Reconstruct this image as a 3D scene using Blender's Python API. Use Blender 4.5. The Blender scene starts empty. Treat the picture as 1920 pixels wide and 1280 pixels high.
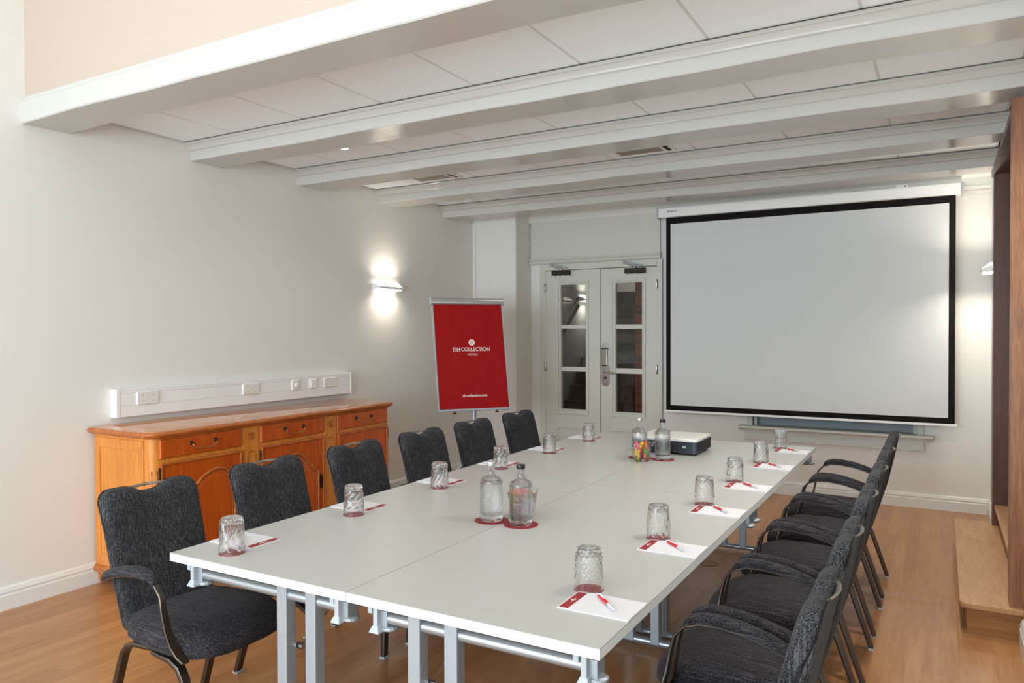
import bpy, bmesh, math, random
from mathutils import Vector, Matrix
sin, cos, pi = math.sin, math.cos, math.pi
random.seed(7)
S = bpy.context.scene
COL = S.collection

# ------------------------------------------------------------------ camera
CAM = Vector((2.337, -1.666, 1.514))
def cam_axes(yaw=0.520283, pitch=-0.013537, roll=0.003075):
    f = Vector((-sin(yaw)*cos(pitch), cos(yaw)*cos(pitch), sin(pitch)))
    r = Vector((cos(yaw), sin(yaw), 0)); d = f.cross(r)
    return cos(roll)*r + sin(roll)*d, -sin(roll)*r + cos(roll)*d, f
r_, d_, f_ = cam_axes()
cd = bpy.data.cameras.new('camera'); cam = bpy.data.objects.new('camera', cd); COL.objects.link(cam)
cd.sensor_width = 36; cd.lens = 1405.17/1920*36; cd.clip_start = 0.05
m = Matrix((( r_.x, -d_.x, -f_.x, CAM.x), (r_.y, -d_.y, -f_.y, CAM.y), (r_.z, -d_.z, -f_.z, CAM.z), (0, 0, 0, 1)))
cam.matrix_world = m
S.camera = cam

# ------------------------------------------------------------------ view, world
S.view_settings.view_transform = 'Standard'; S.view_settings.look = 'None'
S.view_settings.gamma = 1; S.view_settings.exposure = 0.18; S.view_settings.use_curve_mapping = False
S.cycles.max_bounces = 10; S.cycles.diffuse_bounces = 6; S.cycles.transmission_bounces = 10
S.cycles.transparent_max_bounces = 12; S.cycles.sample_clamp_indirect = 4
S.cycles.use_denoising = True
W = bpy.data.worlds.new('sky'); S.world = W; W.use_nodes = True
bg = W.node_tree.nodes['Background']; bg.inputs[0].default_value = (0.80, 0.89, 1.0, 1); bg.inputs[1].default_value = 1.6

def light(name, kind, loc, energy, color=(1, 1, 1), rot=(0, 0, 0), size=None, spot=None, blend=0.5, radius=0.03, spread=None):
    ld = bpy.data.lights.new(name, kind); ld.energy = energy; ld.color = color
    if kind == 'AREA':
        ld.shape = 'RECTANGLE'; ld.size, ld.size_y = size
        if spread: ld.spread = spread
    if kind == 'SPOT': ld.spot_size = spot; ld.spot_blend = blend; ld.shadow_soft_size = radius
    if kind == 'POINT': ld.shadow_soft_size = radius
    o = bpy.data.objects.new(name, ld); COL.objects.link(o); o.location = loc; o.rotation_euler = rot
    return o
WIN = [(-1.95, -0.75), (-0.45, 0.75), (1.05, 2.25)]      # unseen front wall openings, invented to let daylight in (x ranges)
for i, (a, b) in enumerate(WIN):                          # area lamps add daylight at the three invented windows
    light('window_daylight', 'AREA', ((a+b)/2, -5.12, 1.75), (98, 96, 100)[i], (0.76, 0.90, 1.0), (pi/2, 0, 0), (b-a, 2.5))
light('window_daylight', 'AREA', (2.62, -3.5, 1.75), 45, (0.78, 0.91, 1.0), (pi/2, 0, pi/2), (1.9, 2.4))  # side light added at an unseen window in the right wall
light('ceiling_lamp_light', 'AREA', (0.2, -1.7, 4.18), 3, (1.0, 0.84, 0.72), (0, 0, 0), (1.4, 1.4))  # warm area light added out of view for the bulkhead
for x, y, e in ((-1.29, 2.31, 10), (0.55, 2.2, 10), (2.25, 2.2, 60), (-0.3, 4.2, 10), (1.3, 4.2, 8), (-0.9, 1.3, 9), (1.0, 1.3, 4), (2.3, 1.3, 60), (0.5, 3.1, 20), (2.25, 3.3, 50), (2.2, 4.3, 14), (-1.2, 3.3, 10)):  # first spot is the visible downlight, the others are added fill
    light('downlight_lamp', 'SPOT', (x, y, 2.785), e*1.0, (1.0, 0.94, 0.86), (0, 0, 0), spot=2.3, blend=1.0, radius=0.04)

# ------------------------------------------------------------------ materials
def lin(c):
    c = c/255
    return c/12.92 if c <= .04045 else ((c+.055)/1.055)**2.4
def rgb(r, g, b): return (lin(r), lin(g), lin(b), 1)
M = {}
def mat(name, col, rough=.5, metal=0, coat=0, spec=.5, emit=None, es=0, trans=0, ior=1.5, sheen=0):
    m = bpy.data.materials.new(name); m.use_nodes = True
    b = m.node_tree.nodes['Principled BSDF']
    b.inputs['Base Color'].default_value = col; b.inputs['Roughness'].default_value = rough
    b.inputs['Metallic'].default_value = metal; b.inputs['Coat Weight'].default_value = coat
    b.inputs['Specular IOR Level'].default_value = spec; b.inputs['IOR'].default_value = ior
    b.inputs['Transmission Weight'].default_value = trans; b.inputs['Sheen Weight'].default_value = sheen
    if emit: b.inputs['Emission Color'].default_value = emit; b.inputs['Emission Strength'].default_value = es
    M[name] = m
    return m
def nodes(m): return m.node_tree, m.node_tree.nodes['Principled BSDF']
def coords(nt, scale=(1, 1, 1), rot=(0, 0, 0), src='Object'):
    tc = nt.nodes.new('ShaderNodeTexCoord'); mp = nt.nodes.new('ShaderNodeMapping')
    mp.inputs['Scale'].default_value = scale; mp.inputs['Rotation'].default_value = rot
    nt.links.new(tc.outputs[src], mp.inputs['Vector']); return mp.outputs['Vector']
def noise(nt, vec, scale, detail=3, rough=.5, dist=0):
    n = nt.nodes.new('ShaderNodeTexNoise'); n.inputs['Scale'].default_value = scale
    n.inputs['Detail'].default_value = detail; n.inputs['Roughness'].default_value = rough
    n.inputs['Distortion'].default_value = dist
    nt.links.new(vec, n.inputs['Vector']); return n.outputs['Fac']
def ramp(nt, fac, stops):
    r = nt.nodes.new('ShaderNodeValToRGB'); e = r.color_ramp.elements
    while len(e) < len(stops): e.new(0.5)
    for el, (p, c) in zip(e, stops): el.position = p; el.color = c
    nt.links.new(fac, r.inputs['Fac']); return r.outputs['Color']
def bump(nt, b, h, strength, dist=.01):
    n = nt.nodes.new('ShaderNodeBump'); n.inputs['Strength'].default_value = strength; n.inputs['Distance'].default_value = dist
    nt.links.new(h, n.inputs['Height']); nt.links.new(n.outputs['Normal'], b.inputs['Normal'])
def mixc(nt, fac, a, b_, mode='MIX'):
    n = nt.nodes.new('ShaderNodeMix'); n.data_type = 'RGBA'; n.blend_type = mode
    if isinstance(fac, float): n.inputs[0].default_value = fac
    else: nt.links.new(fac, n.inputs[0])
    for s, v in ((6, a), (7, b_)):
        if isinstance(v, tuple): n.inputs[s].default_value = v
        else: nt.links.new(v, n.inputs[s])
    return n.outputs[2]

def painted(name, col, rough, bs=.06, scale=6, spec=.5):
    m = mat(name, col, rough, spec=spec); nt, b = nodes(m)
    bump(nt, b, noise(nt, coords(nt), scale, 4, .55), bs, .02); return m
painted('wall_paint', rgb(228, 226, 220), .75, .05, 3)
painted('trim_paint', rgb(226, 227, 222), .38, .05, 8)
painted('beam_paint', rgb(198, 197, 192), .17, .13, 5, .3)
painted('bulkhead_tone', rgb(190, 174, 160), .7, .05, 3)  # bulkhead colour, darker and peachier than the walls
painted('door_paint', rgb(205, 205, 194), .4, .04, 8)
painted('tile_paint', rgb(245, 251, 255), .9, .03, 60)
mat('joint_grey', rgb(212, 211, 207), .6)
mat('seam_grey', rgb(218, 218, 216), .6)
mat('white_plastic', rgb(238, 238, 236), .35)
mat('socket_plastic', rgb(228, 226, 220), .3)
mat('dark_hole', rgb(40, 38, 36), .8)
mat('table_top', rgb(185, 185, 181), .31, spec=.6)
mat('table_edge', rgb(228, 230, 230), .45)
mat('grey_metal', rgb(162, 170, 177), .38, .45)
mat('tube_metal', rgb(172, 180, 186), .3, .7)
mat('grey_plastic', rgb(168, 175, 180), .45)
mat('chrome', rgb(215, 215, 215), .18, 1)
mat('nickel', rgb(190, 186, 178), .28, 1)
mat('handle_metal', rgb(150, 145, 134), .3, .9)
mat('bronze_metal', rgb(92, 84, 77), .3, .9)
mat('dark_bronze', rgb(70, 62, 54), .35, .8)
mat('brass', rgb(196, 160, 112), .3, 1)
mat('dark_iron', rgb(48, 38, 32), .45, .6)
mat('screen_white', rgb(212, 215, 214), .8)
mat('screen_black', rgb(22, 18, 17), .85, spec=.2)
mat('blue_print', rgb(40, 70, 130), .5)
mat('red_print', rgb(150, 28, 38), .55)
mat('white_print', rgb(245, 240, 240), .6)
mat('paper', rgb(216, 215, 220), .8)
mat('pen_red', rgb(196, 12, 30), .25, coat=.5)
mat('pen_clear', rgb(205, 208, 212), .2, .2)
mat('coaster_red', rgb(140, 36, 44), .6)
mat('projector_dark', rgb(52, 58, 70), .45)
mat('projector_black', rgb(18, 20, 25), .5)
mat('projector_white', rgb(226, 227, 222), .4)
mat('black_plastic', rgb(22, 22, 24), .3)
mat('cap_silver', rgb(205, 206, 208), .3, .8)
mat('lamp_white', rgb(240, 240, 240), .35)
mat('lens_glow', rgb(255, 244, 225), .5, emit=(1, .92, .80, 1), es=5)
mat('lens_glow_dim', rgb(255, 244, 225), .5, emit=(1, .90, .76, 1), es=4)
mat('downlight_glow', rgb(255, 244, 225), .5, emit=(1, .92, .8, 1), es=12)
mat('blue_grey', rgb(142, 152, 156), .55)
mat('sill_paint', rgb(200, 200, 190), .45)
mat('stair_wall', rgb(128, 132, 130), .8)
mat('stair_dark', rgb(62, 50, 42), .55)
mat('stair_white', rgb(200, 200, 200), .8)
mat('cable_white', rgb(215, 210, 200), .5)
mat('vent_mesh', rgb(150, 146, 136), .7)

def woody(name, c1, c2, c3, rough, scale=(30, 30, 2.2), coat=0, grain=14, wear=False):
    m = mat(name, c1, rough, coat=coat); nt, b = nodes(m)
    v = coords(nt, scale)
    n1 = noise(nt, v, 1.0, 6, .6, 1.2); n2 = noise(nt, coords(nt, tuple(s*4 for s in scale)), 1.5, 3, .5)
    col = ramp(nt, n1, [(.3, c2), (.55, c1), (.75, c3)])
    col = mixc(nt, .25, col, ramp(nt, n2, [(.35, c2), (.65, c3)]), 'MIX')
    if wear:
        w = ramp(nt, noise(nt, coords(nt), 55, 4, .7), [(.60, (0, 0, 0, 1)), (.68, (1, 1, 1, 1))])
        col = mixc(nt, w, col, rgb(214, 160, 96))
    nt.links.new(col, b.inputs['Base Color'])
    bump(nt, b, n1, .06, .004); return m
woody('cherry', rgb(196, 86, 17), rgb(170, 66, 9), rgb(212, 104, 28), .34, (22, 22, 2), .25)
woody('cherry_side', rgb(216, 136, 52), rgb(190, 108, 34), rgb(226, 152, 68), .36, (22, 22, 2), .25)
woody('cherry_top', rgb(200, 134, 84), rgb(176, 108, 62), rgb(216, 154, 106), .2, (30, 2, 30), .6)
woody('cherry_edge', rgb(184, 98, 36), rgb(146, 70, 22), rgb(208, 128, 62), .34, (30, 3, 30), .3, wear=True)
woody('oak_post', rgb(142, 92, 58), rgb(104, 60, 34), rgb(164, 114, 74), .42, (34, 34, 2.5), .1)
woody('oak_dark', rgb(92, 52, 34), rgb(68, 36, 24), rgb(108, 64, 42), .42, (40, 40, 2.5), .15)
woody('oak_step', rgb(186, 142, 98), rgb(166, 120, 78), rgb(200, 160, 118), .4, (30, 3, 30))
woody('oak_riser', rgb(160, 108, 58), rgb(138, 88, 42), rgb(176, 126, 74), .45, (3, 30, 30))

# oak parquet floor
m = mat('parquet', rgb(170, 120, 75), .34, coat=.15); nt, b = nodes(m)
v = coords(nt, (1, 1, 1), (0, 0, pi/2))
br = nt.nodes.new('ShaderNodeTexBrick'); nt.links.new(v, br.inputs['Vector'])
br.offset = .37; br.offset_frequency = 2; br.squash_frequency = 3; br.squash = 1.35
br.inputs['Scale'].default_value = 1; br.inputs['Brick Width'].default_value = .62; br.inputs['Row Height'].default_value = .071
br.inputs['Mortar Size'].default_value = .0008; br.inputs['Bias'].default_value = 0
br.inputs['Color1'].default_value = rgb(150, 100, 58); br.inputs['Color2'].default_value = rgb(182, 134, 88); br.inputs['Mortar'].default_value = rgb(120, 80, 48)
g = ramp(nt, noise(nt, coords(nt, (26, 1.6, 1)), 1.6, 7, .62, .8), [(.3, rgb(142, 92, 52)), (.6, rgb(178, 128, 82)), (.8, rgb(190, 146, 100))])
nt.links.new(mixc(nt, .5, br.outputs['Color'], g), b.inputs['Base Color'])
bump(nt, b, noise(nt, coords(nt, (60, 4, 1)), 1.5, 4, .6), .05, .003)

# brick of the stairwell
m = mat('brick', rgb(120, 62, 40), .85); nt, b = nodes(m)
br = nt.nodes.new('ShaderNodeTexBrick'); nt.links.new(coords(nt, (1, 1, 1), (pi/2, 0, 0)), br.inputs['Vector'])
br.inputs['Scale'].default_value = 1; br.inputs['Brick Width'].default_value = .21; br.inputs['Row Height'].default_value = .065; br.inputs['Mortar Size'].default_value = .006
br.inputs['Color1'].default_value = rgb(150, 78, 50); br.inputs['Color2'].default_value = rgb(112, 56, 38); br.inputs['Mortar'].default_value = rgb(120, 100, 88)
nt.links.new(br.outputs['Color'], b.inputs['Base Color'])

# charcoal chair fabric with vertical slubs
def fabric(name, sc, lo, mid, hi):
    m = mat(name, lo, .9, spec=.15, sheen=.04); nt, b = nodes(m)
    n1 = noise(nt, coords(nt, sc), 1.0, 2, .5)
    n2 = noise(nt, coords(nt), 340, 1, .5)
    n3 = noise(nt, coords(nt), 7, 3, .5)
    c = ramp(nt, n1, [(.40, lo), (.53, mid), (.66, hi)])
    c = mixc(nt, .48, c, ramp(nt, n2, [(.42, lo), (.60, hi)]))
    c = mixc(nt, ramp(nt, n3, [(.35, (0, 0, 0, 1)), (.65, (.35, .35, .35, 1))]), c, lo)
    nt.links.new(c, b.inputs['Base Color']); bump(nt, b, n2, .5, .002)
fabric('fabric_back', (170, 300, 7), rgb(15, 14, 15), rgb(37, 36, 39), rgb(97, 97, 101))
fabric('fabric_seat', (7, 300, 170), rgb(15, 13, 14), rgb(36, 33, 36), rgb(88, 84, 90))

# glass
def glassy(name, tint, trans_mix, rough=.01, ior=1.5):
    m = mat(name, tint, rough, trans=1, ior=ior); nt, b = nodes(m)
    tr = nt.nodes.new('ShaderNodeBsdfTransparent'); mx = nt.nodes.new('ShaderNodeMixShader'); mx.inputs[0].default_value = trans_mix
    nt.links.new(b.outputs[0], mx.inputs[1]); nt.links.new(tr.outputs[0], mx.inputs[2])
    nt.links.new(mx.outputs[0], nt.nodes['Material Output'].inputs['Surface'])
glassy('glass', (.985, .995, .985, 1), .12, 0)
glassy('bottle_glass', (.99, .995, .99, 1), .15, 0)
glassy('water', (1, 1, 1, 1), .1, 0, 1.33)
m = mat('pane_glass', (1, 1, 1, 1), .0); nt, b = nodes(m)      # thin door glazing: mostly clear, Fresnel reflection
tr = nt.nodes.new('ShaderNodeBsdfTransparent'); gl = nt.nodes.new('ShaderNodeBsdfGlossy'); gl.inputs['Roughness'].default_value = .01
fr = nt.nodes.new('ShaderNodeFresnel'); fr.inputs[0].default_value = 1.5; mx = nt.nodes.new('ShaderNodeMixShader')
mul = nt.nodes.new('ShaderNodeMath'); mul.operation = 'MULTIPLY'; mul.inputs[1].default_value = .7; nt.links.new(fr.outputs[0], mul.inputs[0])
tr.inputs[0].default_value = (.9, .92, .91, 1)
nt.links.new(mul.outputs[0], mx.inputs[0]); nt.links.new(tr.outputs[0], mx.inputs[1]); nt.links.new(gl.outputs[0], mx.inputs[2])
nt.links.new(mx.outputs[0], nt.nodes['Material Output'].inputs['Surface'])
# red cover of the flip chart
m = mat('red_cloth', rgb(158, 10, 14), .6, spec=.2)
nt, b = nodes(m); bump(nt, b, noise(nt, coords(nt, (6, 6, 2.2), (0, .35, 0)), 1.0, 3, .5, .8), .35, .03)
m = mat('print_grey', rgb(150, 155, 155), .5)
CANDY = {}
for n_, c_ in dict(yellow=(245, 200, 10), green=(60, 165, 40), orange=(240, 110, 20), red=(215, 40, 60), pink=(230, 90, 130), purple=(130, 40, 130)).items():
    CANDY[n_] = mat('candy_'+n_, rgb(*c_), .3, coat=.4)

# ------------------------------------------------------------------ mesh helpers
class MB:
    def __init__(s): s.v = []; s.f = []; s.mi = []; s.cur = 0
    def add(s, vs, fs):
        o = len(s.v); s.v += [tuple(p) for p in vs]; s.f += [tuple(o+i for i in f) for f in fs]; s.mi += [s.cur]*len(fs); return s
    def use(s, i): s.cur = i; return s
    def box(s, x0, x1, y0, y1, z0, z1):
        return s.add([(x0, y0, z0), (x1, y0, z0), (x1, y1, z0), (x0, y1, z0), (x0, y0, z1), (x1, y0, z1), (x1, y1, z1), (x0, y1, z1)],
                     [(0, 3, 2, 1), (4, 5, 6, 7), (0, 1, 5, 4), (1, 2, 6, 5), (2, 3, 7, 6), (3, 0, 4, 7)])
    def prism(s, pts, axis, a, b):
        """extrude the 2D outline along an axis: pts are (y,z) for x, (x,z) for y, (x,y) for z"""
        n = len(pts)
        def P(p, t): return {'x': (t, p[0], p[1]), 'y': (p[0], t, p[1]), 'z': (p[0], p[1], t)}[axis]
        vs = [P(p, a) for p in pts]+[P(p, b) for p in pts]
        fs = [tuple(range(n-1, -1, -1)), tuple(range(n, 2*n))]+[(i, (i+1) % n, n+(i+1) % n, n+i) for i in range(n)]
        return s.add(vs, fs)
    def loft(s, rings, cap=True):
        n = len(rings[0]); vs = [p for r in rings for p in r]; fs = []
        for k in range(len(rings)-1):
            for i in range(n):
                j = (i+1) % n; fs.append((k*n+i, k*n+j, (k+1)*n+j, (k+1)*n+i))
        if cap: fs += [tuple(range(n-1, -1, -1)), tuple((len(rings)-1)*n+i for i in range(n))]
        return s.add(vs, fs)
    def lathe(s, prof, c=(0, 0, 0), seg=32, fn=None, cap=True):
        rings = []
        for r, z in prof:
            ring = []
            for i in range(seg):
                a = 2*pi*i/seg; rr = r+(fn(a, z) if fn else 0)
                ring.append((c[0]+rr*cos(a), c[1]+rr*sin(a), c[2]+z))
            rings.append(ring)
        return s.loft(rings, cap)
    def tube(s, pts, r, seg=8, cap=True):
        pts = [Vector(p) for p in pts]; rings = []; up = None
        for i, p in enumerate(pts):
            t = (pts[min(i+1, len(pts)-1)]-pts[max(i-1, 0)]).normalized()
            if up is None: up = Vector((0, 0, 1)) if abs(t.z) < .9 else Vector((1, 0, 0))
            a = t.cross(up).normalized(); b_ = t.cross(a).normalized(); up = -b_ if b_.dot(up) < 0 else b_
            rr = r[i] if isinstance(r, (list, tuple)) else r
            rings.append([p+a*cos(2*pi*k/seg)*rr+b_*sin(2*pi*k/seg)*rr for k in range(seg)])
        return s.loft(rings, cap)
    def ribbon(s, pts, wdir, w, th):
        """flat bar swept along pts: w across wdir, th in the plane of the path"""
        pts = [Vector(p) for p in pts]; wd = Vector(wdir).normalized(); rings = []
        for i, p in enumerate(pts):
            t = (pts[min(i+1, len(pts)-1)]-pts[max(i-1, 0)]).normalized(); n = t.cross(wd).normalized()
            ww = w[i] if isinstance(w, (list, tuple)) else w; tt = th[i] if isinstance(th, (list, tuple)) else th
            c = .25
            o = [(-1, -1+c*2), (-1+c*.6, -1), (1-c*.6, -1), (1, -1+c*2), (1, 1-c*2), (1-c*.6, 1), (-1+c*.6, 1), (-1, 1-c*2)]
            rings.append([p+wd*a*ww/2+n*b_*tt/2 for a, b_ in o])
        return s.loft(rings)
    def build(s, name, mats, parent=None, smooth=None, bevel=0, seg=2):
        me = bpy.data.meshes.new(name); off = parent_off(parent)
        me.from_pydata([(a-off[0], b_-off[1], c-off[2]) for a, b_, c in s.v], [], s.f)
        mats = [mats] if isinstance(mats, str) else mats
        for k in mats: me.materials.append(M[k])
        for p, i in zip(me.polygons, s.mi): p.material_index = i
        me.validate(); bm = bmesh.new(); bm.from_mesh(me); bmesh.ops.recalc_face_normals(bm, faces=bm.faces); bm.to_mesh(me); bm.free()
        o = bpy.data.objects.new(name, me); COL.objects.link(o)
        if parent: o.parent = parent
        if bevel:
            b_ = o.modifiers.new('bevel', 'BEVEL'); b_.width = bevel; b_.segments = seg; b_.limit_method = 'ANGLE'; b_.angle_limit = .6
        if smooth is not None: me.shade_smooth() if smooth is True else smooth_by(me, smooth)
        return o
def smooth_by(me, ang):
    me.shade_smooth(); me.set_sharp_from_angle(angle=ang)
OFF = {}
def frame4(b, a, c, z0, z1, w, y0, y1):
    """picture-frame moulding in the xz plane, with mitred corners"""
    o = [(a, z0), (c, z0), (c, z1), (a, z1)]; i = [(a+w, z0+w), (c-w, z0+w), (c-w, z1-w), (a+w, z1-w)]
    vs = [(x, y, z) for y in (y0, y1) for ring in (o, i) for x, z in ring]; fs = []
    for k in range(4):
        j = (k+1) % 4
        fs += [(k, j, 4+j, 4+k), (8+k, 12+k, 12+j, 8+j), (k, 8+k, 8+j, j), (4+k, 4+j, 12+j, 12+k)]
    return b.add(vs, fs)
def parent_off(p):
    o = Vector((0, 0, 0))
    while p is not None: o += Vector(OFF.get(p.name, (0, 0, 0))); p = p.parent
    return o
def thing(name, label, cat, loc=(0, 0, 0), group=None):
    o = bpy.data.objects.new(name, None); COL.objects.link(o); o.location = loc; o.empty_display_size = .05
    OFF[o.name] = tuple(loc); return tag(o, label, cat, group)
def tag(o, label, cat, group=None):
    o['label'] = label; o['category'] = cat
    if group: o['group'] = group
    return o
def struct(o, label=None, cat=None):
    o['kind'] = 'structure'
    if label: o['label'] = label; o['category'] = cat or o.name.split('_')[0]
    return o
def copy_tree(o, parent=None):
    c = o.copy(); COL.objects.link(c); c.parent = parent
    for ch in o.children: copy_tree(ch, c)
    return c
def arc(cx, cy, r, a0, a1, n): return [(cx+r*cos(a0+(a1-a0)*i/n), cy+r*sin(a0+(a1-a0)*i/n)) for i in range(n+1)]
def rrect(x0, x1, y0, y1, r, n=4):
    return arc(x1-r, y1-r, r, 0, pi/2, n)+arc(x0+r, y1-r, r, pi/2, pi, n)+arc(x0+r, y0+r, r, pi, 1.5*pi, n)+arc(x1-r, y0+r, r, 1.5*pi, 2*pi, n)

# ------------------------------------------------------------------ room shell
LW, RW, BW, FW = -2.11, 2.69, 5.59, -5.2       # inner faces: left, right, back, front walls
HZ, CZ = 4.3, 2.80
struct(MB().box(LW-.3, 4.2, FW-.3, 5.8, -.12, 0).build('floor', 'parquet'), 'oak strip parquet floor under the long white table', 'floor')
b = MB(); b.box(LW-.2, LW, FW-.2, BW+.2, 0, HZ); struct(b.build('wall_left', 'wall_paint'), 'plain off-white left wall behind the cabinet', 'wall')
# pillar in the far left corner with a thin pipe casing
b = MB(); b.box(LW, -1.575, 5.25, BW, 0, 2.8).box(LW, -2.075, 5.235, 5.25, 0, 2.69)
struct(b.build('wall_pillar', 'wall_paint', bevel=.004), 'boxed corner pillar left of the double door', 'wall')
# back wall with door opening and recessed window
DX0, DX1, DZ = -1.41, -.115, 2.19
WX0, WX1, WZ0, WZ1 = .80, 2.16, .62, 1.9
b = MB()
for x0, x1, z0, z1 in ((LW-.2, DX0, 0, HZ), (DX0, DX1, DZ, HZ), (DX1, WX0, 0, HZ), (WX0, WX1, 0, WZ0), (WX0, WX1, WZ1, HZ), (WX1, 4.2, 0, HZ)):
    b.box(x0, x1, BW, BW+.16, z0, z1)
struct(b.build('wall_back', 'wall_paint'), 'off-white back wall behind the projection screen', 'wall')
# right wall with the portal opening
PY0, PY1, PZ = 2.80, 4.50, 2.60
b = MB(); b.box(RW, RW+.2, FW-.2, -4.45, 0, HZ).box(RW, RW+.2, -4.45, -2.55, 0, .5).box(RW, RW+.2, -4.45, -2.55, 3.0, HZ).box(RW, RW+.2, -2.55, PY0, 0, HZ).box(RW, RW+.2, PY0, PY1, PZ, HZ).box(RW, RW+.2, PY1, BW+.2, 0, HZ)
struct(b.build('wall_right', 'wall_paint'), 'off-white right wall around the dark wooden portal', 'wall')
# unseen front wall; its three tall windows are invented to supply daylight
b = MB(); xs = [LW-.2]+[v for w in WIN for v in w]+[RW+.2]
for i in range(0, len(xs), 2): b.box(xs[i], xs[i+1], FW-.2, FW, 0, HZ)
for a, c in WIN: b.box(a, c, FW-.2, FW, 0, .45).box(a, c, FW-.2, FW, 3.05, HZ)
struct(b.build('wall_front', 'wall_paint'))
for i, (a, c) in enumerate(WIN):
    b = MB()
    for x0, x1, z0, z1 in ((a, a+.06, .45, 3.05), (c-.06, c, .45, 3.05), (a+.06, c-.06, .45, .51), (a+.06, c-.06, 2.99, 3.05), ((a+c)/2-.025, (a+c)/2+.025, .51, 2.99)):
        b.box(x0, x1, FW-.14, FW-.08, z0, z1)
    struct(b.build('window_%d' % (i+2), 'trim_paint'))  # frame of an unseen window invented for the daylight
b = MB()
for q in ((-4.45, -4.39, .5, 3.0), (-2.61, -2.55, .5, 3.0), (-4.39, -2.61, .5, .56), (-4.39, -2.61, 2.94, 3.0), (-3.525, -3.475, .56, 2.94)): b.box(RW+.08, RW+.14, *q)
struct(b.build('window_5', 'trim_paint'))  # frame of the unseen right window, added for side light
struct(MB().box(LW, RW, .632, .80, 2.8, HZ).build('wall_bulkhead', 'bulkhead_tone'), 'pale wall face rising above the first ceiling beam', 'wall')
b = MB(); b.box(LW-.2, RW+.2, FW-.2, .9, HZ, HZ+.15); struct(b.build('ceiling_high', 'wall_paint'))

# ceiling tiles in the bays between the beams
BEAMS = [(.60, .866), (1.689, 1.946), (2.668, 2.935), (3.655, 3.915), (4.671, 4.93)]
b = MB(); b.box(LW, 4.2, .8, BW+.16, 2.86, 3.0)
seams = [LW+.012]+[-1.63+.614*k for k in range(8)]
b.use(1)
bays = [(BEAMS[i][1]+.02, BEAMS[i+1][0]-.040) for i in range(4)]+[(BEAMS[4][1]+.02, 5.53)]
for y0, y1 in bays:
    for k in range(len(seams)-1):
        b.use(1).box(seams[k]+.0075, min(seams[k+1], RW+.02)-.0075, y0, y1, CZ, CZ+.015)
    for sx in seams[1:]: b.use(2).box(sx-.0075, sx+.0075, y0, y1, CZ+.0015, CZ+.012)
    b.use(3).box(LW, RW+.05, y0-.05, y1+.05, CZ+.02, CZ+.03)
struct(b.build('ceiling', ['wall_paint', 'tile_paint', 'seam_grey', 'dark_hole']), 'white tiled ceiling in the bays between the beams', 'ceiling')
# beams
for i, (yf, yb) in enumerate(BEAMS):
    zb = 2.678
    if i == 0:
        p = [(yf, zb), (yf+.134, zb+.001), (yb, zb+.006), (yb, 2.80), (yf-.0, 2.80)]
        p = [(yf+.006, zb), (yb, zb+.004), (yb, 2.83), (yf+.03, 2.83), (yf+.03, 2.80), (yf+.004, 2.797), (yf, 2.79), (yf, zb+.006)]
    else:
        p = [(yf+.005, zb), (yb-.005, zb), (yb, zb+.005), (yb, 2.83), (yf-.004, 2.83), (yf-.004, 2.7935), (yf-.046, 2.7925), (yf-.040, 2.788), (yf-.040, 2.780), (yf-.030, 2.776),
             (yf-.024, 2.768), (yf-.016, 2.757), (yf-.012, 2.747), (yf-.006, 2.744), (yf, 2.742), (yf, zb+.005)]
    b = MB()
    # sweep in steps so old beams can waver slightly along their length
    N = 40; rings = []
    for k in range(N+1):
        x = LW+(RW-LW)*k/N; w1 = .0035*sin(x*2.3+i*1.7)+.0025*sin(x*5.1+i); 
        rings.append([(x, y+w1*(1 if z < 2.75 else .2), z+(.003*sin(x*3.1+i*2)+.0015*sin(x*7.3) if z < 2.70 else 0)) for y, z in p])
    b.loft(rings); o = b.build('trim_%d' % (i+1), 'beam_paint', smooth=.5)
    struct(o, ('white painted ceiling beam nearest the camera, first of five', 'second white ceiling beam, with crown moulding, counted from the camera', 'third white ceiling beam counted from the camera',
               'fourth white ceiling beam counted from the camera', 'fifth white ceiling beam, closest to the projection screen')[i], 'beam')
# cornice of the back wall and the panel over the door
b = MB(); b.prism([(BW, 2.69), (5.545, 2.69), (5.54, 2.70), (5.54, 2.76), (5.50, 2.80), (BW, 2.80)], 'x', -1.575, RW)
struct(b.build('trim_6', 'trim_paint'), 'grey-white cornice along the top of the back wall', 'cornice')
b = MB(); b.box(-1.55, -.10, 5.555, BW, 2.29, 2.69)
b.prism([(BW, 2.235), (5.55, 2.235), (5.535, 2.25), (5.535, 2.262), (5.545, 2.27), (5.53, 2.285), (5.53, 2.295), (5.555, 2.30), (BW, 2.30)], 'x', -1.57, -.09)
struct(b.build('trim_7', 'door_paint'), 'panel with small ledge moulding above the double door', 'panel')

# baseboards
def bb(prof_dir, wall): pass
P0 = [(0, 0), (.022, 0), (.022, .078), (.016, .084), (.016, .092), (.02, .097), (.012, .118), (.004, .125), (0, .125)]
for nm, seg_, lab in (('baseboard_left', [('y', FW, 5.25, LW, 1)], 'white profiled baseboard along the left wall'),
                      ('baseboard_back', [('x', -.08, RW, BW, -1), ('x', -1.575, -1.47, BW, -1), ('x', LW, -1.575, 5.25, -1)], 'white profiled baseboard below the projection screen'),
                      ('baseboard_right', [('y', FW, 2.66, RW, -1), ('y', 4.62, BW, RW, -1)], 'white baseboard along the right wall')):
    b = MB()
    for ax, a, c, w, sg in seg_: b.prism([(w+sg*u, z) for u, z in P0], ax, a, c)
    struct(b.build(nm, 'trim_paint'), lab, 'baseboard')

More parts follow.
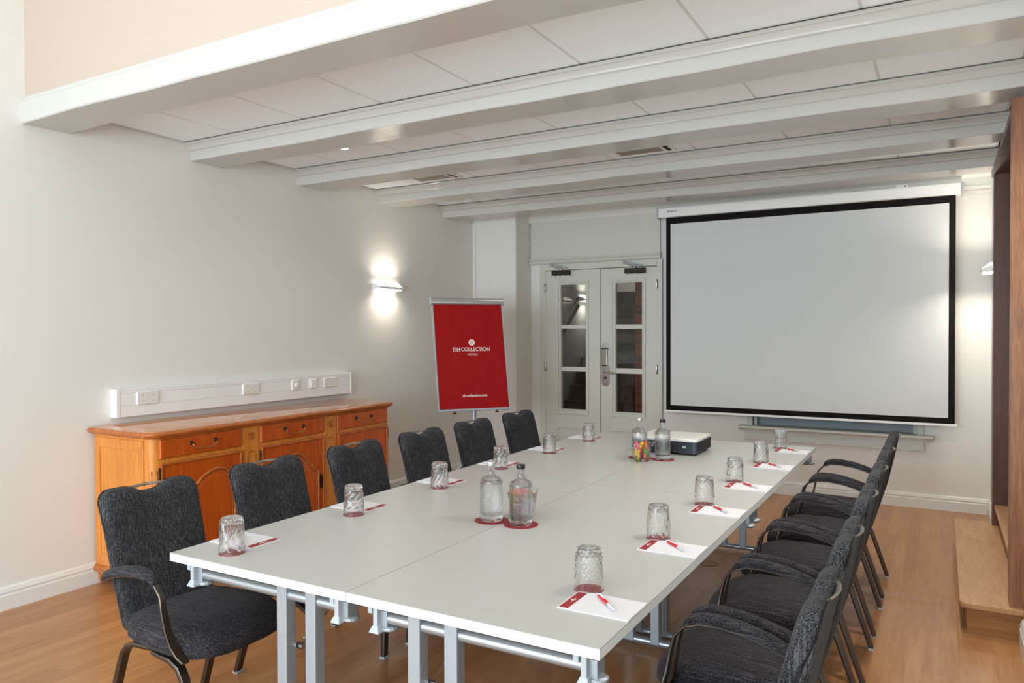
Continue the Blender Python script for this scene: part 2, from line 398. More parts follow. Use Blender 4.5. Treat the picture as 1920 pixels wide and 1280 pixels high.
# window recess below the screen (window_1): casing, sill, apron, panel
b = MB(); b.box(WX0, WX1, BW+.10, BW+.12, WZ0, WZ1)
w1 = struct(b.build('window_1', 'blue_grey'), 'recessed blue-grey window panel under the projection screen', 'window')
b = MB(); b.box(WX0-.05, WX0, BW-.03, BW+.1, WZ0, WZ1).box(WX1, WX1+.05, BW-.03, BW+.1, WZ0, WZ1).box(WX0, WX1, BW-.03, BW+.1, WZ1-.05, WZ1)
b.box(WX0, WX0+.03, BW+.02, BW+.1, WZ0, WZ1-.05).box(WX1-.03, WX1, BW+.02, BW+.1, WZ0, WZ1-.05); b.build('casing', 'sill_paint', w1, bevel=.003)
b = MB(); b.prism([(BW+.1, .625), (5.50, .625), (5.49, .618), (5.49, .605), (5.51, .597), (5.52, .585), (BW, .585), (BW, .60), (BW+.1, .60)], 'x', .68, 2.28); b.build('sill', 'sill_paint', w1)
b = MB(); b.box(.735, 2.215, BW-.035, BW, .50, .585).box(.725, 2.225, BW-.045, BW, .492, .502).box(.71, 2.24, BW-.05, BW, .57, .585); b.build('apron', 'sill_paint', w1)

# double door with stairwell behind
b = MB()
for x0, x1, z0, z1 in ((-1.456, -1.391, 0, 2.235), (-.135, -.085, 0, 2.235), (-1.3905, -.1355, 2.168, 2.235)): b.box(x0, x1, 5.565, BW+.1, z0, z1)
b.box(-.10, -.075, 5.55, 5.564, 0, 2.234)
struct(b.build('trim_8', 'door_paint', bevel=.004), 'painted frame around the glazed double door', 'door frame')
def leaf(nm, x0, x1, panes, mold, low, label):
    t = thing(nm, label, 'door', ((x0+x1)/2, 5.58, 0)); t['kind'] = 'structure'
    px0, px1 = panes[0][0], panes[0][1]; y0, y1 = 5.575, 5.62
    b = MB(); b.box(x0, px0, y0, y1, .01, 2.162).box(px1, x1, y0, y1, .01, 2.162).box(px0, px1, y0, y1, panes[0][3], 2.162).box(px0, px1, y0, y1, .01, panes[2][2])
    b.box(px0, px1, y0+.008, y1, panes[1][3], panes[0][2]).box(px0, px1, y0+.008, y1, panes[2][3], panes[1][2])
    b.build('stile_frame', 'door_paint', t)
    b = MB(); a, c, z0, z1 = mold; w = .022
    frame4(b, a, c, z0, z1, w, y0-.012, y0)
    w = .012; frame4(b, px0-w, px1+w, panes[2][2]-w, panes[0][3]+w, w, y0-.007, y0)
    b.build('glazing_bead', 'door_paint', t, bevel=.003)
    b = MB(); z1 = .50; z0 = .2; a, c = mold[0]+.005, mold[1]-.005; w = .02
    frame4(b, a, c, z0, z1, w, y0-.012, y0)
    b.box(a+.05, c-.05, y0-.006, y0, z0+.05, z1-.05); b.build('lower_panel', 'door_paint', t, bevel=.003)
    for q in panes: MB().box(q[0], q[1], 5.60, 5.604, q[2], q[3]).build('pane', 'pane_glass', t)
    return t
L = leaf('door_1', -1.391, -.752, [(-1.205, -.913, 1.58, 2.009), (-1.205, -.913, 1.133, 1.541), (-1.205, -.913, .681, 1.086)], (-1.256, -.883, .627, 2.052), 0, 'left leaf of the glazed double door, nearest the pillar')
Rr = leaf('door_2', -.745, -.135, [(-.578, -.292, 1.579, 2.006), (-.578, -.292, 1.13, 1.535), (-.578, -.292, .678, 1.077)], (-.632, -.255, .627, 2.049), 0, 'right leaf of the glazed double door, with lock and handle')
for t, hx in ((L, -1.391), (Rr, -.135)):
    for z in (1.128, 1.985):
        b = MB(); b.lathe([(.007, -.045), (.009, -.04), (.009, .04), (.007, .045)], (hx, 5.562, z), 10); b.box(hx-.014, hx+.014, 5.565, 5.575, z-.045, z+.045); b.build('hinge', 'nickel', t, smooth=.6)
for t, x0, x1, z in ((L, -1.293, -1.085, 2.135), (Rr, -.465, -.250, 2.125)):
    b = MB(); b.box(x0, x1, 5.52, 5.575, z-.026, z+.026); c = b.build('door_closer', 'dark_iron', t, bevel=.005)
    b = MB()
    for xx in (x0+.02, x0+.075, x0+.13, x1-.02): b.lathe([(.006, 0), (.006, .01)], (xx, 5.545, z-.036), 8)
    b.lathe([(.02, 0), (.02, .02)], (x1-.02, 5.545, z-.01), 10).lathe([(.012, 0), (.012, .03)], ((x0+x1)/2, 5.545, z+.02), 10); b.build('screw', 'nickel', c)
    b = MB(); b.ribbon([((x0+x1)/2, 5.54, z+.045), (x0+.005, 5.50, z+.085)], (0, .4, 1), .014, .02).ribbon([(x0+.005, 5.50, z+.085), (x1-.03, 5.555, z+.052)], (0, .4, 1), .012, .016)
    b.lathe([(.014, -.016), (.014, .016)], (x0+.005, 5.50, z+.085), 10); b.build('closer_arm', 'grey_plastic', c)
b = MB(); b.prism([(x, z) for x, z in arc(-.687, 1.357, .045, 0, pi, 8)+arc(-.687, .985, .045, pi, 2*pi, 8)], 'y', 5.567, 5.575); lock = b.build('lock_plate', 'chrome', Rr, smooth=.5)
b = MB(); b.loft([[(x*s+-.688*(1-s), y, z*s+1.25*(1-s)) for x, z in ((-.728, 1.34), (-.648, 1.34), (-.655, 1.15), (-.721, 1.15))] for y, s in ((5.567, 1), (5.535, 1), (5.528, .85))]); b.build('card_reader', 'handle_metal', lock, bevel=.008)
b = MB(); b.box(-.725, -.651, 5.53, 5.54, 1.325, 1.34); b.build('reader_slot', 'black_plastic', lock)
b = MB(); b.tube([(-.687, 5.57, 1.095), (-.687, 5.52, 1.095), (-.675, 5.512, 1.093), (-.62, 5.512, 1.086), (-.575, 5.515, 1.078)], .010, 10).lathe([(.026, -.004), (.026, .004)], (-.687, 5.562, 1.095), 6); b.build('door_handle', 'nickel', lock, smooth=.6)
b = MB(); b.prism(arc(-.69, 1.026, .014, 0, 2*pi, 12)[:-1], 'y', 5.56, 5.57); b.build('keyhole', 'dark_iron', lock)

# stairwell seen through the door panes
struct(MB().box(-1.75, -1.6, BW+.16, 9.6, 0, 4).build('wall_stairwell', 'stair_wall'), 'grey stairwell wall seen through the left door leaf', 'wall')
struct(MB().box(-1.6, 1.2, 9.41, 9.6, 0, 3.9).build('wall_landing', 'stair_white'), 'pale landing wall high up behind the right door leaf', 'wall')
struct(MB().box(1.0, 1.2, BW+.16, 9.4, 0, 3.9).build('wall_hall', 'stair_wall')); struct(MB().box(-1.6, 1.2, BW+.16, 9.6, 3.9, 4.1).build('ceiling_hall', 'stair_wall'))
struct(MB().box(-.60, .9, 6.2, 9.3, 0, 3.9).build('wall_brick', 'brick'), 'red brick stairwell wall seen through the right door leaf', 'wall')
struct(MB().box(-1.6, 1.0, BW+.16, 5.9, -.1, .0).box(-1.6, 1.0, 5.8, 9.4, -.12, -.02).build('floor_hall', 'stair_dark'))
b = MB()
for k in range(1, 13):
    y = 5.78+.17*k; b.use(0).box(-1.595, -.605, y, 9.4, .17*(k-1), .17*k-.02).use(1).box(-1.595, -.605, y-.02, 9.4 if k == 12 else y+.19, .17*k-.02, .17*k)
stairs = b.build('staircase', ['stair_dark', 'dark_bronze']); tag(stairs, 'dark wooden staircase rising behind the glazed double door', 'stairs')
b = MB(); b.tube([(-1.54, 6.1, 1.32), (-1.54, 6.75, 1.83)], .02, 8); tag(b.build('handrail', 'stair_dark'), 'dark handrail on the stairwell wall behind the left door leaf', 'handrail')
light('landing_lamp', 'POINT', (-1.0, 8.7, 3.3), 70, (1, .95, .88), radius=.1)  # unseen point light added to brighten the landing wall
light('hall_lamp', 'POINT', (.4, 5.95, 3.2), 2.5, (1, .8, .6), radius=.1)  # weak warm point light in the hall, no fixture modelled

# ------------------------------------------------------------------ wall lamps
def sconce(loc, rot, label, up, dn, ln=.34, grp='wall washers'):
    """local: x along the wall, +y out of the wall, z up"""
    t = thing('wall_lamp', label, 'lamp', loc, grp); h = ln/2
    OFF[t.name] = (0, 0, 0)
    b = MB(); b.box(-h+.02, h-.02, 0, .012, -.032, .03)
    prof = [(.0, -.035), (.06, -.036), (.088, -.03), (.094, -.016), (.088, -.008), (.055, -.004), (.0, -.0)]
    b.prism([(y, z) for y, z in prof], 'x', -h+.02, h-.02)
    b.prism([(0, -.036), (.06, -.036), (.088, -.03), (.092, -.012), (.04, .010), (0, .02)], 'x', -h, -h+.016)
    b.prism([(0, -.036), (.06, -.036), (.088, -.03), (.092, -.012), (.04, .010), (0, .02)], 'x', h-.016, h)
    b.build('housing', 'lamp_white', t, bevel=.003)
    b = MB(); b.prism([(.012, .0), (.084, -.006), (.036, .034), (.012, .038)], 'x', -h+.018, h-.018); b.build('upper_lens', 'lens_glow', t)
    b = MB(); b.box(-h+.02, h-.02, .015, .075, -.043, -.036); b.build('lower_lens', 'lens_glow', t)
    t.rotation_euler = (0, 0, rot)
    n = Vector((-sin(rot), cos(rot), 0)); p = Vector(loc)
    for e, dz, rx in ((up, .046, pi), (dn, -.048, 0)):
        q = p+n*.095+Vector((0, 0, dz))
        light('wall_lamp_light', 'AREA', q, e, (1.0, .90, .77), (rx, 0, rot), (ln*.8, .03), spread=2.55)
    return t
sconce((LW, 3.74, 1.935), -pi/2, 'white lit wall lamp on the left wall beside the red flip chart', 1.1, 1.25)
sconce((RW, 5.18, 1.99), pi/2, 'small lit wall lamp at the right edge, between screen and wooden portal', 2.8, 4.2, .26)
sconce((-1.6, 7.0, 1.93), -pi/2, 'lit wall lamp in the stairwell, seen through the left door leaf', 1.6, 2.2, .24)

# unseen ceiling lamp added to warm the bulkhead, visible downlight, vents
t = thing('added_ceiling_lamp', 'added unseen square ceiling lamp in the high part of the room', 'lamp', (.2, -1.7, 4.3))
MB().box(-.55, .95, -2.45, -.95, 4.2, 4.3).build('housing', 'lamp_white', t)
def downlight(x, y, lab):
    t = thing('downlight', lab, 'downlight', (x, y, 2.80))
    MB().lathe([(.030, -.004), (.042, -.006), (.045, -.002), (.045, .002)], (x, y, 2.80), 24).build('ring', 'white_plastic', t, smooth=.6)
    MB().lathe([(.029, -.0065), (.029, -.004)], (x, y, 2.80), 24).build('bulb', 'downlight_glow', t)
downlight(-1.29, 2.31, 'small lit recessed downlight between second and third beam')
for x, lab in ((.29, 'square ceiling air vent right of centre, between third and fourth beam'), (-1.52, 'square ceiling air vent on the left, between third and fourth beam')):
    t = thing('ceiling_vent', lab, 'vent', (x+.2, 3.3, 2.80)); y0 = 3.09; z = 2.79
    b = MB(); w = .02
    for q in ((x, x+w, y0, y0+.44), (x+.42-w, x+.42, y0, y0+.44), (x+w, x+.42-w, y0, y0+w), (x+w, x+.42-w, y0+.44-w, y0+.44)): b.box(q[0], q[1], q[2], q[3], z-.004, 2.80)
    b.build('frame', 'white_plastic', t)
    b = MB(); b.box(x+w, x+.34, y0+w, y0+.42, z+.002, 2.80); b.build('mesh_grille', 'vent_mesh', t)
    b = MB(); b.box(x+.365, x+.385, y0+w, y0+.42, z, 2.80); b.build('air_slot', 'dark_hole', t)
    b = MB(); b.box(x+.342, x+.36, y0+w, y0+.42, z-.003, 2.80); b.build('slot_bar', 'white_plastic', t)

# ------------------------------------------------------------------ portal and step on the right
b = MB(); b.use(1).box(2.632, 2.76, 2.70, 2.82, .16, 2.634); b.use(0).box(2.648, 2.76, 4.48, 4.60, .16, 2.585)
b.prism([(2.8201, 2.627), (4.60, 2.627), (4.60, 2.5851), (2.8201, 2.5851)], 'x', 2.638, 2.76)
struct(b.build('trim_9', ['oak_dark', 'oak_post']), 'dark oak portal frame standing on the step', 'portal')
struct(MB().box(2.89, 3.7, 2.7, 2.81, 0, 2.59).build('wall_passage_near', 'oak_dark')); struct(MB().box(3.6, 3.7, 2.81, 4.49, 0, 2.59).build('wall_passage_end', 'oak_dark')); struct(MB().box(2.77, 3.7, 2.7, 4.6, 2.59, 2.7).build('ceiling_passage', 'oak_dark'))
b = MB(); b.box(2.77, 3.6, 4.49, 4.6, .0, 2.59)
b.box(2.78, 3.6, 4.465, 4.49, .55, .57).box(2.86, 2.88, 4.472, 4.49, .3, .55).box(2.78, 3.6, 4.472, 4.49, .3, .36)
struct(b.build('wall_passage', 'oak_dark'), 'dark wood panelling inside the portal', 'wall')
t = thing('oak_step', 'low pale oak step in front of the dark wooden portal', 'step', (2.55, 3.65, 0))
b = MB(); pts = [(2.69, 2.672), (2.45, 2.672), (2.428, 2.68), (2.42, 2.70), (2.42, 4.56), (2.428, 4.58), (2.45, 4.588), (2.69, 4.588)][::-1]
b.prism(pts, 'z', .130, .160); b.build('tread', 'oak_step', t, bevel=.006)
b = MB(); b.box(2.452, 2.69, 2.70, 4.57, 0, .13); b.build('riser', 'oak_riser', t)
t = thing('oak_step', 'upper oak tread inside the dark wooden portal', 'step', (3.1, 3.65, .16))
b = MB(); b.box(2.66, 3.6, 2.822, 4.478, .275, .305); b.build('tread', 'oak_step', t, bevel=.006)
b = MB(); b.box(2.685, 3.6, 2.822, 4.478, 0.161, .275); b.build('riser', 'oak_riser', t)

# ------------------------------------------------------------------ projection screen
t = thing('projection_screen', 'large pull-down projection screen with black border on the back wall', 'projection screen', (1.2, 5.45, 2.66))
Ys = 5.45
b = MB(); b.box(-.065, 2.475, Ys-.05, Ys+.05, 2.615, 2.705); b.build('case', 'white_plastic', t, bevel=.006)
for q in (-.078, 2.475): MB().box(q, q+.013, Ys-.055, Ys+.055, 2.61, 2.71).build('end_cap', 'grey_plastic', t, bevel=.003)
b = MB(); b.box(-.0, 2.435, Ys-.001, Ys+.001, .738, 2.62).use(1).box(.045, 2.388, Ys-.0022, Ys-.0012, .79, 2.553); b.build('screen_cloth', ['screen_black', 'screen_white'], t)
b = MB(); b.box(-.02, 2.455, Ys-.012, Ys+.012, .722, .742); b.build('bottom_bar', 'white_plastic', t, bevel=.003)
b = MB(); b.box(2.0, 2.09, Ys-.03, Ys+.0, 2.705, 2.73).use(1).box(2.065, 2.075, Ys-.032, Ys-.03, 2.712, 2.722); b.build('mounting_bracket', ['white_plastic', 'dark_hole'], t)
b = MB(); b.box(-.06, 1.65, Ys-.02, Ys+.045, 2.705, 2.72); b.build('mounting_rail', 'seam_grey', t)
def text(body, size, loc, rot, material, parent, name, align='CENTER', ext=.0006, bold=0, fit=None):
    cu = bpy.data.curves.new(name, 'FONT'); cu.body = body; cu.size = size; cu.align_x = align; cu.align_y = 'CENTER'; cu.extrude = ext; cu.offset = bold
    tmp = bpy.data.objects.new(name+'_curve', cu); COL.objects.link(tmp); bpy.context.view_layer.update()
    me = bpy.data.meshes.new_from_object(tmp.evaluated_get(bpy.context.evaluated_depsgraph_get())); bpy.data.objects.remove(tmp)
    if fit:
        xs_ = [v.co.x for v in me.vertices]; k_ = fit/(max(xs_)-min(xs_))
        for v in me.vertices: v.co.x *= k_
    me.name = name; me.materials.clear(); me.materials.append(M[material]); o = bpy.data.objects.new(name, me); COL.objects.link(o)
    off = parent_off(parent); o.parent = parent; o.location = (loc[0]-off[0], loc[1]-off[1], loc[2]-off[2]); o.rotation_euler = rot; return o
b = MB(); b.box(.06, .13, Ys-.0515, Ys-.05, 2.655, 2.668); 
text('PROJECTA', .022, (.075, Ys-.051, 2.668), (pi/2, 0, 0), 'blue_print', t, 'logo', ext=.0004, bold=.0004)
b = MB(); b.tube([(2.49, 5.52, 2.655), (2.68, 5.52, 2.655)], .005, 6)
pts = [(2.49+.19*i/24, 5.50, 2.63-.012*sin(pi*i/24)+.004*(i % 2)) for i in range(25)]; b.tube(pts, .004, 6)
b.tube([(2.672, 5.50, 2.63), (2.665, 5.48, 2.5), (2.67, 5.47, 2.4), (2.68, 5.47, 2.33)], .003, 6); b.build('cable', 'cable_white', t)

# ------------------------------------------------------------------ wall trunking with sockets
t = thing('wall_trunking', 'white cable trunking with power sockets on wall above the cabinet', 'cable trunking', (LW, 2.16, 1.07))
b = MB(); X = -2.05
b.box(LW, X, 1.115, 3.215, .990, 1.163)
b.build('channel', 'white_plastic', t, bevel=.003)
b = MB(); b.box(X, X+.0015, 1.128, 3.21, 1.137, 1.139).box(X, X+.0015, 1.128, 3.21, 1.060, 1.0615).box(X, X+.0015, 1.128, 3.21, 1.152, 1.1535); b.build('cover_joint', 'joint_grey', t)
for q0, q1 in ((1.108, 1.13), (3.205, 3.218)): MB().box(LW, X+.004, q0, q1, .987, 1.166).build('end_cap', 'white_plastic', t, bevel=.002)
def plate(y0, y1, kind):
    b = MB(); z0, z1 = 1.058, 1.14; b.loft([[(x, y, z) for y, z in rrect(y0+i_, y1-i_, z0+i_, z1-i_, .006)] for x, i_ in ((X, 0), (X+.006, .0), (X+.011, .005))])
    p = b.build('socket_plate', 'socket_plastic', t, smooth=.6)
    if kind == 'socket':
        for yc in (y0+(y1-y0)*.27, y0+(y1-y0)*.73):
            b = MB(); zc = 1.099
            rr = [(.026, .0112), (.021, .0118), (.0195, .004), (.0, .004)]
            rings = [[(X+h, yc+r*cos(a), zc+r*sin(a)) for a in [2*pi*k/20 for k in range(20)]] for r, h in rr if r > 0]
            b.loft(rings); s_ = b.build('socket', 'socket_plastic', p, smooth=.6)
            b = MB()
            for dy in (-.0095, .0095): b.prism([(yc+dy+.0025*cos(2*pi*k/8), zc+.0025*sin(2*pi*k/8)) for k in range(8)], 'x', X+.0035, X+.0055)
            b.box(X+.004, X+.012, yc-.003, yc+.003, zc+.0165, zc+.0195).box(X+.004, X+.012, yc-.003, yc+.003, zc-.0195, zc-.0165); b.build('contact_hole', 'dark_hole', s_)
    elif kind == 'dimmer':
        b = MB(); rings = [[(X+h, (y0+y1)/2+r*cos(2*pi*k/20), 1.099+r*sin(2*pi*k/20)) for k in range(20)] for r, h in ((.017, .01), (.017, .028), (.014, .031))]; b.loft(rings); b.build('dimmer_knob', 'socket_plastic', p, smooth=.6)
    else:
        MB().box(X+.01, X+.015, y0+.01, y1-.01, 1.068, 1.13).build('switch_rocker', 'white_plastic', p, bevel=.003)
plate(1.24, 1.393, 'socket'); plate(2.062, 2.212, 'socket'); plate(2.535, 2.615, 'dimmer'); plate(2.722, 2.802, 'switch'); plate(2.882, 3.035, 'socket')

# ------------------------------------------------------------------ cherry sideboard
t = thing('sideboard', 'orange cherrywood sideboard with drawers and carved doors along the left wall', 'cabinet', (-1.83, 2.06, 0))
FX = -1.55                                             # front face
BY0, BY1 = 1.0, 3.115
def ring_out(d, r):                                    # plan outline of the body, grown by d, front corners rounded
    return [(LW+.012, BY0-d), (FX+d-r, BY0-d)]+[(x, y) for x, y in arc(FX+d-r, BY0-d+r, r, -pi/2, 0, 6)][1:]+[(x, y) for x, y in arc(FX+d-r, BY1+d-r, r, 0, pi/2, 6)]+[(LW+.012, BY1+d)]
b = MB(); b.loft([[(x, y, z) for x, y in ring_out(d, .05+d)] for d, z in ((.012, .905), (.03, .912), (.042, .920), (.047, .930), (.044, .940), (.036, .945))]); b.build('top_edge', 'cherry_edge', t, smooth=.7)
b = MB(); b.loft([[(x, y, z) for x, y in ring_out(d, .05+d)] for d, z in ((.034, .944), (.034, .9475), (.030, .949))]); b.build('worktop', 'cherry_top', t, smooth=.5)
b = MB(); b.loft([[(x, y, z) for x, y in ring_out(0, .05)] for z in (.10, .905)])
b.use(1); cols = [(1.045, 1.622), (1.778, 2.356), (2.499, 3.071)]
b.build('carcass', ['cherry_side', 'cherry'], t, smooth=.6)
# plinth moulding, apron and scroll feet
b = MB(); b.loft([[(x, y, z) for x, y in ring_out(d, .05+d)] for d, z in ((.0, .075), (.018, .08), (.02, .10), (.008, .115), (0, .12))]); b.build('plinth_moulding', 'cherry_edge', t, smooth=.7)
b = MB()
pts = [(BY0+.02, .08)]+[(BY0+.02+(BY1-BY0-.04)*i/40, .075-.03*(math.cos(2*pi*i/40*3)*.5+.5)*(1 if 3 < i < 37 else .5)) for i in range(41)]+[(BY1-.02, .08)]
b.prism(pts, 'x', FX-.03, FX-.01)
pts = [(LW+.03, .08)]+[(LW+.03+.5*i/20, .07-.02*(1-abs(i-10)/10)) for i in range(21)]+[(FX-.03, .08)]
b.prism(pts, 'y', BY0+.01, BY0+.03); b.build('apron', 'cherry', t)
for fx, fy, sy in ((LW+.05, BY0+.02, -1), (FX-.04, BY0+.02, -1), (FX-.04, BY1-.02, 1)):
    b = MB(); sp = [(fx+(.004+.038*(1-k/26))*cos(k*.42+1), fy, .042+(.004+.038*(1-k/26))*sin(k*.42+1)) for k in range(27)]
    b.tube(sp, [.014-.008*k/26 for k in range(27)], 8); b.box(fx-.03, fx+.03, fy-.012, fy+.012, .035, .085); b.build('scroll_foot', 'cherry_edge', t, smooth=.6)
# left side: framed panel
b = MB(); b.box(LW+.03, LW+.07, BY0-.006, BY0, .13, .89).box(FX-.12, FX-.07, BY0-.006, BY0, .13, .89).box(LW+.07, FX-.12, BY0-.006, BY0, .83, .89).box(LW+.07, FX-.12, BY0-.006, BY0, .13, .19)
b.build('side_panel', 'cherry_side', t, bevel=.004)
# drawers
def bail(y, z, par, s=.085):
    b = MB(); b.tube([(FX+.026, y-s, z+.012), (FX+.036, y-s+.003, z-.004), (FX+.036, y-s+.018, z-.018), (FX+.036, y-.03, z-.022), (FX+.036, y+.03, z-.022), (FX+.036, y+s-.018, z-.018), (FX+.036, y+s-.003, z-.004), (FX+.026, y+s, z+.012)], .0038, 8)
    h = b.build('handle', 'brass', par, smooth=.8)
    b = MB()
    for yy in (y-s, y+s):
        rings = [[(FX+h_, yy+r*cos(2*pi*k/10), z+.014+r*sin(2*pi*k/10)) for k in range(10)] for r, h_ in ((.014, .014), (.012, .018), (.006, .022), (.006, .032), (.002, .036))]; b.loft(rings)
    b.build('rosette', 'dark_iron', h, smooth=.8)
for i, (a, c) in enumerate(cols):
    b = MB(); z0, z1 = .786, .898
    b.loft([[(x, y, z) for y, z in ((a+d, z0+d), (c-d, z0+d), (c-d, z1-d), (a+d, z1-d))] for x, d in ((FX-.01, 0), (FX+.006, 0), (FX+.012, .004), (FX+.014, .010))])
    d_ = b.build('drawer', 'cherry', t)
    bail((a+c)/2, (z0+z1)/2, d_)
    # door
    z0, z1 = .135, .762; w = .016
    b = MB(); b.box(FX-.01, FX+.010, a, c, z0, z1); door = b.build('door', 'cherry', t)
    b = MB()
    frame4(b, a, c, z0, z1, w, FX+.008, FX+.02); b.v = [(y, x, z) for x, y, z in b.v]
    b.build('door_moulding', 'cherry_edge', door, bevel=.005)
    # arched raised panel: its outline, in the fraction of the door width, is mirrored on the outer doors
    e = .06; lo, hi = a+e, c-e; zl = z0+.06; W_ = hi-lo
    if i == 1: top = [(0, .535), (.05, .535), (.10, .55), (.16, .575), (.24, .625), (.34, .665), (.42, .678), (.5, .682), (.58, .678), (.66, .665), (.76, .625), (.84, .575), (.90, .55), (.95, .535), (1, .535)]
    else: top = [(0, .47), (.07, .475), (.16, .50), (.26, .545), (.38, .61), (.50, .655), (.62, .68), (.74, .688), (.85, .675), (.93, .645), (.98, .60), (1, .555)]
    if i == 2: top = [(1-u, z) for u, z in top][::-1]
    top = [(u, z-.01) for u, z in top]
    out = [(lo, zl)]+[(lo+W_*u, z) for u, z in top]+[(hi, zl)]
    b = MB()
    cy, cz = (lo+hi)/2, .4
    b.loft([[(x, cy+(y-cy)*s, cz+(z-cz)*s) for y, z in out[::-1]] for x, s in ((FX+.010, .97), (FX+.013, .90), (FX+.016, .84), (FX+.017, .82))])
    b.build('door_panel', 'cherry', door)
    b = MB(); loop = [(FX+.013, y, z) for y, z in out]; b.tube(loop+[loop[0]], .009, 8, cap=False)
    loop = [(FX+.012, cy+(y-cy)*.93, cz+(z-cz)*.95) for y, z in out]; b.tube(loop+[loop[0]], .004, 6, cap=False)
    if i == 1:
        for yy, s_ in ((lo+.12*W_, 1), (hi-.12*W_, -1)): b.tube([(FX+.016, yy, .555), (FX+.02, yy+s_*.012, .572), (FX+.016, yy+s_*.004, .585)], [.009, .006, .002], 8)
    b.build('arch_moulding', 'cherry_edge', door, smooth=.9)
    # hinges and escutcheon
    hy = a-.004 if i < 2 else c+.004
    b = MB()
    for z in (.22, .70): b.lathe([(.003, -.04), (.006, -.034), (.006, .034), (.003, .04)], (FX+.012, hy, z), 8)
    b.build('hinge', 'dark_iron', door)
    ey = c-.035 if i < 2 else a+.035
    b = MB(); b.loft([[(FX+h_, ey+s*y, .44+s*z) for y, z in ((0, .055), (.009, .035), (.006, .02), (.012, .0), (.006, -.02), (.009, -.035), (0, -.055), (-.009, -.035), (-.006, -.02), (-.012, 0), (-.006, .02), (-.009, .035))] for h_, s in ((.008, 1), (.022, .9))])
    b.build('escutcheon', 'dark_iron', door)
# pilasters with rosette and carved arch
for yc in (1.70, 2.4275):
    b = MB(); b.box(FX-.002, FX+.006, yc-.062, yc+.062, .13, .90); p_ = b.build('pilaster', 'cherry_side', t, bevel=.003)
    b = MB(); zc = .842
    for k in range(10):
        a_ = 2*pi*k/10; cy_, cz_ = yc+.019*cos(a_), zc+.019*sin(a_); ring = []
        for x_, s in ((.006, 1), (.011, .75), (.012, .3)):
            ring.append([(FX+x_, cy_+s*(.013*cos(u)*cos(a_)-.005*sin(u)*sin(a_)), cz_+s*(.013*cos(u)*sin(a_)+.005*sin(u)*cos(a_))) for u in [2*pi*j/8 for j in range(8)]])
        b.loft(ring)
    b.loft([[(FX+x_, yc+r*cos(2*pi*j/10), zc+r*sin(2*pi*j/10)) for j in range(10)] for r, x_ in ((.008, .006), (.006, .015), (.002, .017))])
    b.build('rosette', 'cherry_edge', p_, smooth=.7)
    b = MB(); b.tube([(FX+.007, yc-.034, .30), (FX+.007, yc-.034, .60), (FX+.007, yc-.028, .63), (FX+.007, yc-.034, .70)]+[(FX+.007, y, z) for y, z in arc(yc, .71, .034, pi, 0, 8)]+[(FX+.007, yc+.034, .70), (FX+.007, yc+.028, .63), (FX+.007, yc+.034, .60), (FX+.007, yc+.034, .30)], .004, 6)
    b.build('carved_arch', 'cherry_edge', p_, smooth=.9)
b = MB(); cx_, cy_ = FX-.05, BY0+.05
for a_ in (-.9, -.35):
    x_, y_ = cx_+.051*cos(a_), cy_+.051*sin(a_); b.tube([(x_, y_, .3), (x_, y_, .70), (x_+.004, y_-.004, .72)], .003, 6)
b.build('corner_carving', 'cherry_edge', t)

# ------------------------------------------------------------------ flip chart
t = thing('flip_chart', 'flip chart stand with red cover at the far left corner of the table', 'flip chart', (-1.45, 4.0, 0))
a_, tl = .686, .226; w, h = .68, 1.046
rr_ = Vector((sin(a_), cos(a_), 0)); nh = Vector((cos(a_), -sin(a_), 0)); up_ = Vector((0, 0, 1))*cos(tl)-nh*sin(tl); nn = (nh*cos(tl)+Vector((0, 0, 1))*sin(tl)).normalized()
BL = Vector((-1.508, 3.735, .805))
def fp(u, v, n=0): return BL+rr_*u+up_*v+nn*n
def fbox(b, u0, u1, v0, v1, n0, n1):
    return b.add([fp(u0, v0, n0), fp(u1, v0, n0), fp(u1, v0, n1), fp(u0, v0, n1), fp(u0, v1, n0), fp(u1, v1, n0), fp(u1, v1, n1), fp(u0, v1, n1)], [(0, 3, 2, 1), (4, 5, 6, 7), (0, 1, 5, 4), (1, 2, 6, 5), (2, 3, 7, 6), (3, 0, 4, 7)])
b = MB(); fbox(b, 0, w, 0, h-.02, -.02, -.004); b.build('board', 'white_plastic', t)
b = MB(); fbox(b, 0, .012, 0, h-.02, -.024, .004); fbox(b, w-.012, w, 0, h-.02, -.024, .004); fbox(b, 0, w, -.002, .014, -.024, .008); b.build('frame', 'grey_plastic', t, bevel=.002)
b = MB(); NU, NV = 28, 40; vs = []; fs = []
for j in range(NV+1):
    for i in range(NU+1):
        u = .014+(w-.028)*i/NU; v = .018+(h-.085)*j/NV; fu, fv = i/NU, j/NV
        n = .006+.004*math.exp(-((fu-.18-.25*(1-fv))/.05)**2)*fv+.003*math.exp(-((fu-.75+.2*(1-fv))/.06)**2)*fv**2+.0015*sin(fu*19+2*fv)*fv+.002*math.exp(-((fu-.95)/.03)**2)
        vs.append(fp(u, v, n))
for j in range(NV):
    for i in range(NU): k = j*(NU+1)+i; fs.append((k, k+1, k+NU+2, k+NU+1))
b.add(vs, fs); cover = b.build('red_cover', 'red_cloth', t, smooth=True)
b = MB(); ring0 = [(.0, -.02), (.022, -.024), (.05, -.02), (.062, -.005), (.062, .012), (.05, .026), (.022, .03), (.004, .024)]
b.loft([[fp(u, h-.066+v, n) for v, n in ring0] for u in (-.008, w+.008)]); b.build('paper_clamp', 'cap_silver', t, smooth=.9)
b = MB()
for u in (-.012, w+.004): fbox(b, u, u+.008, h-.07, h+.0, -.022, .028)
b.build('clamp_end', 'grey_plastic', t, bevel=.002)
base = fp(w/2, 0, -.03)
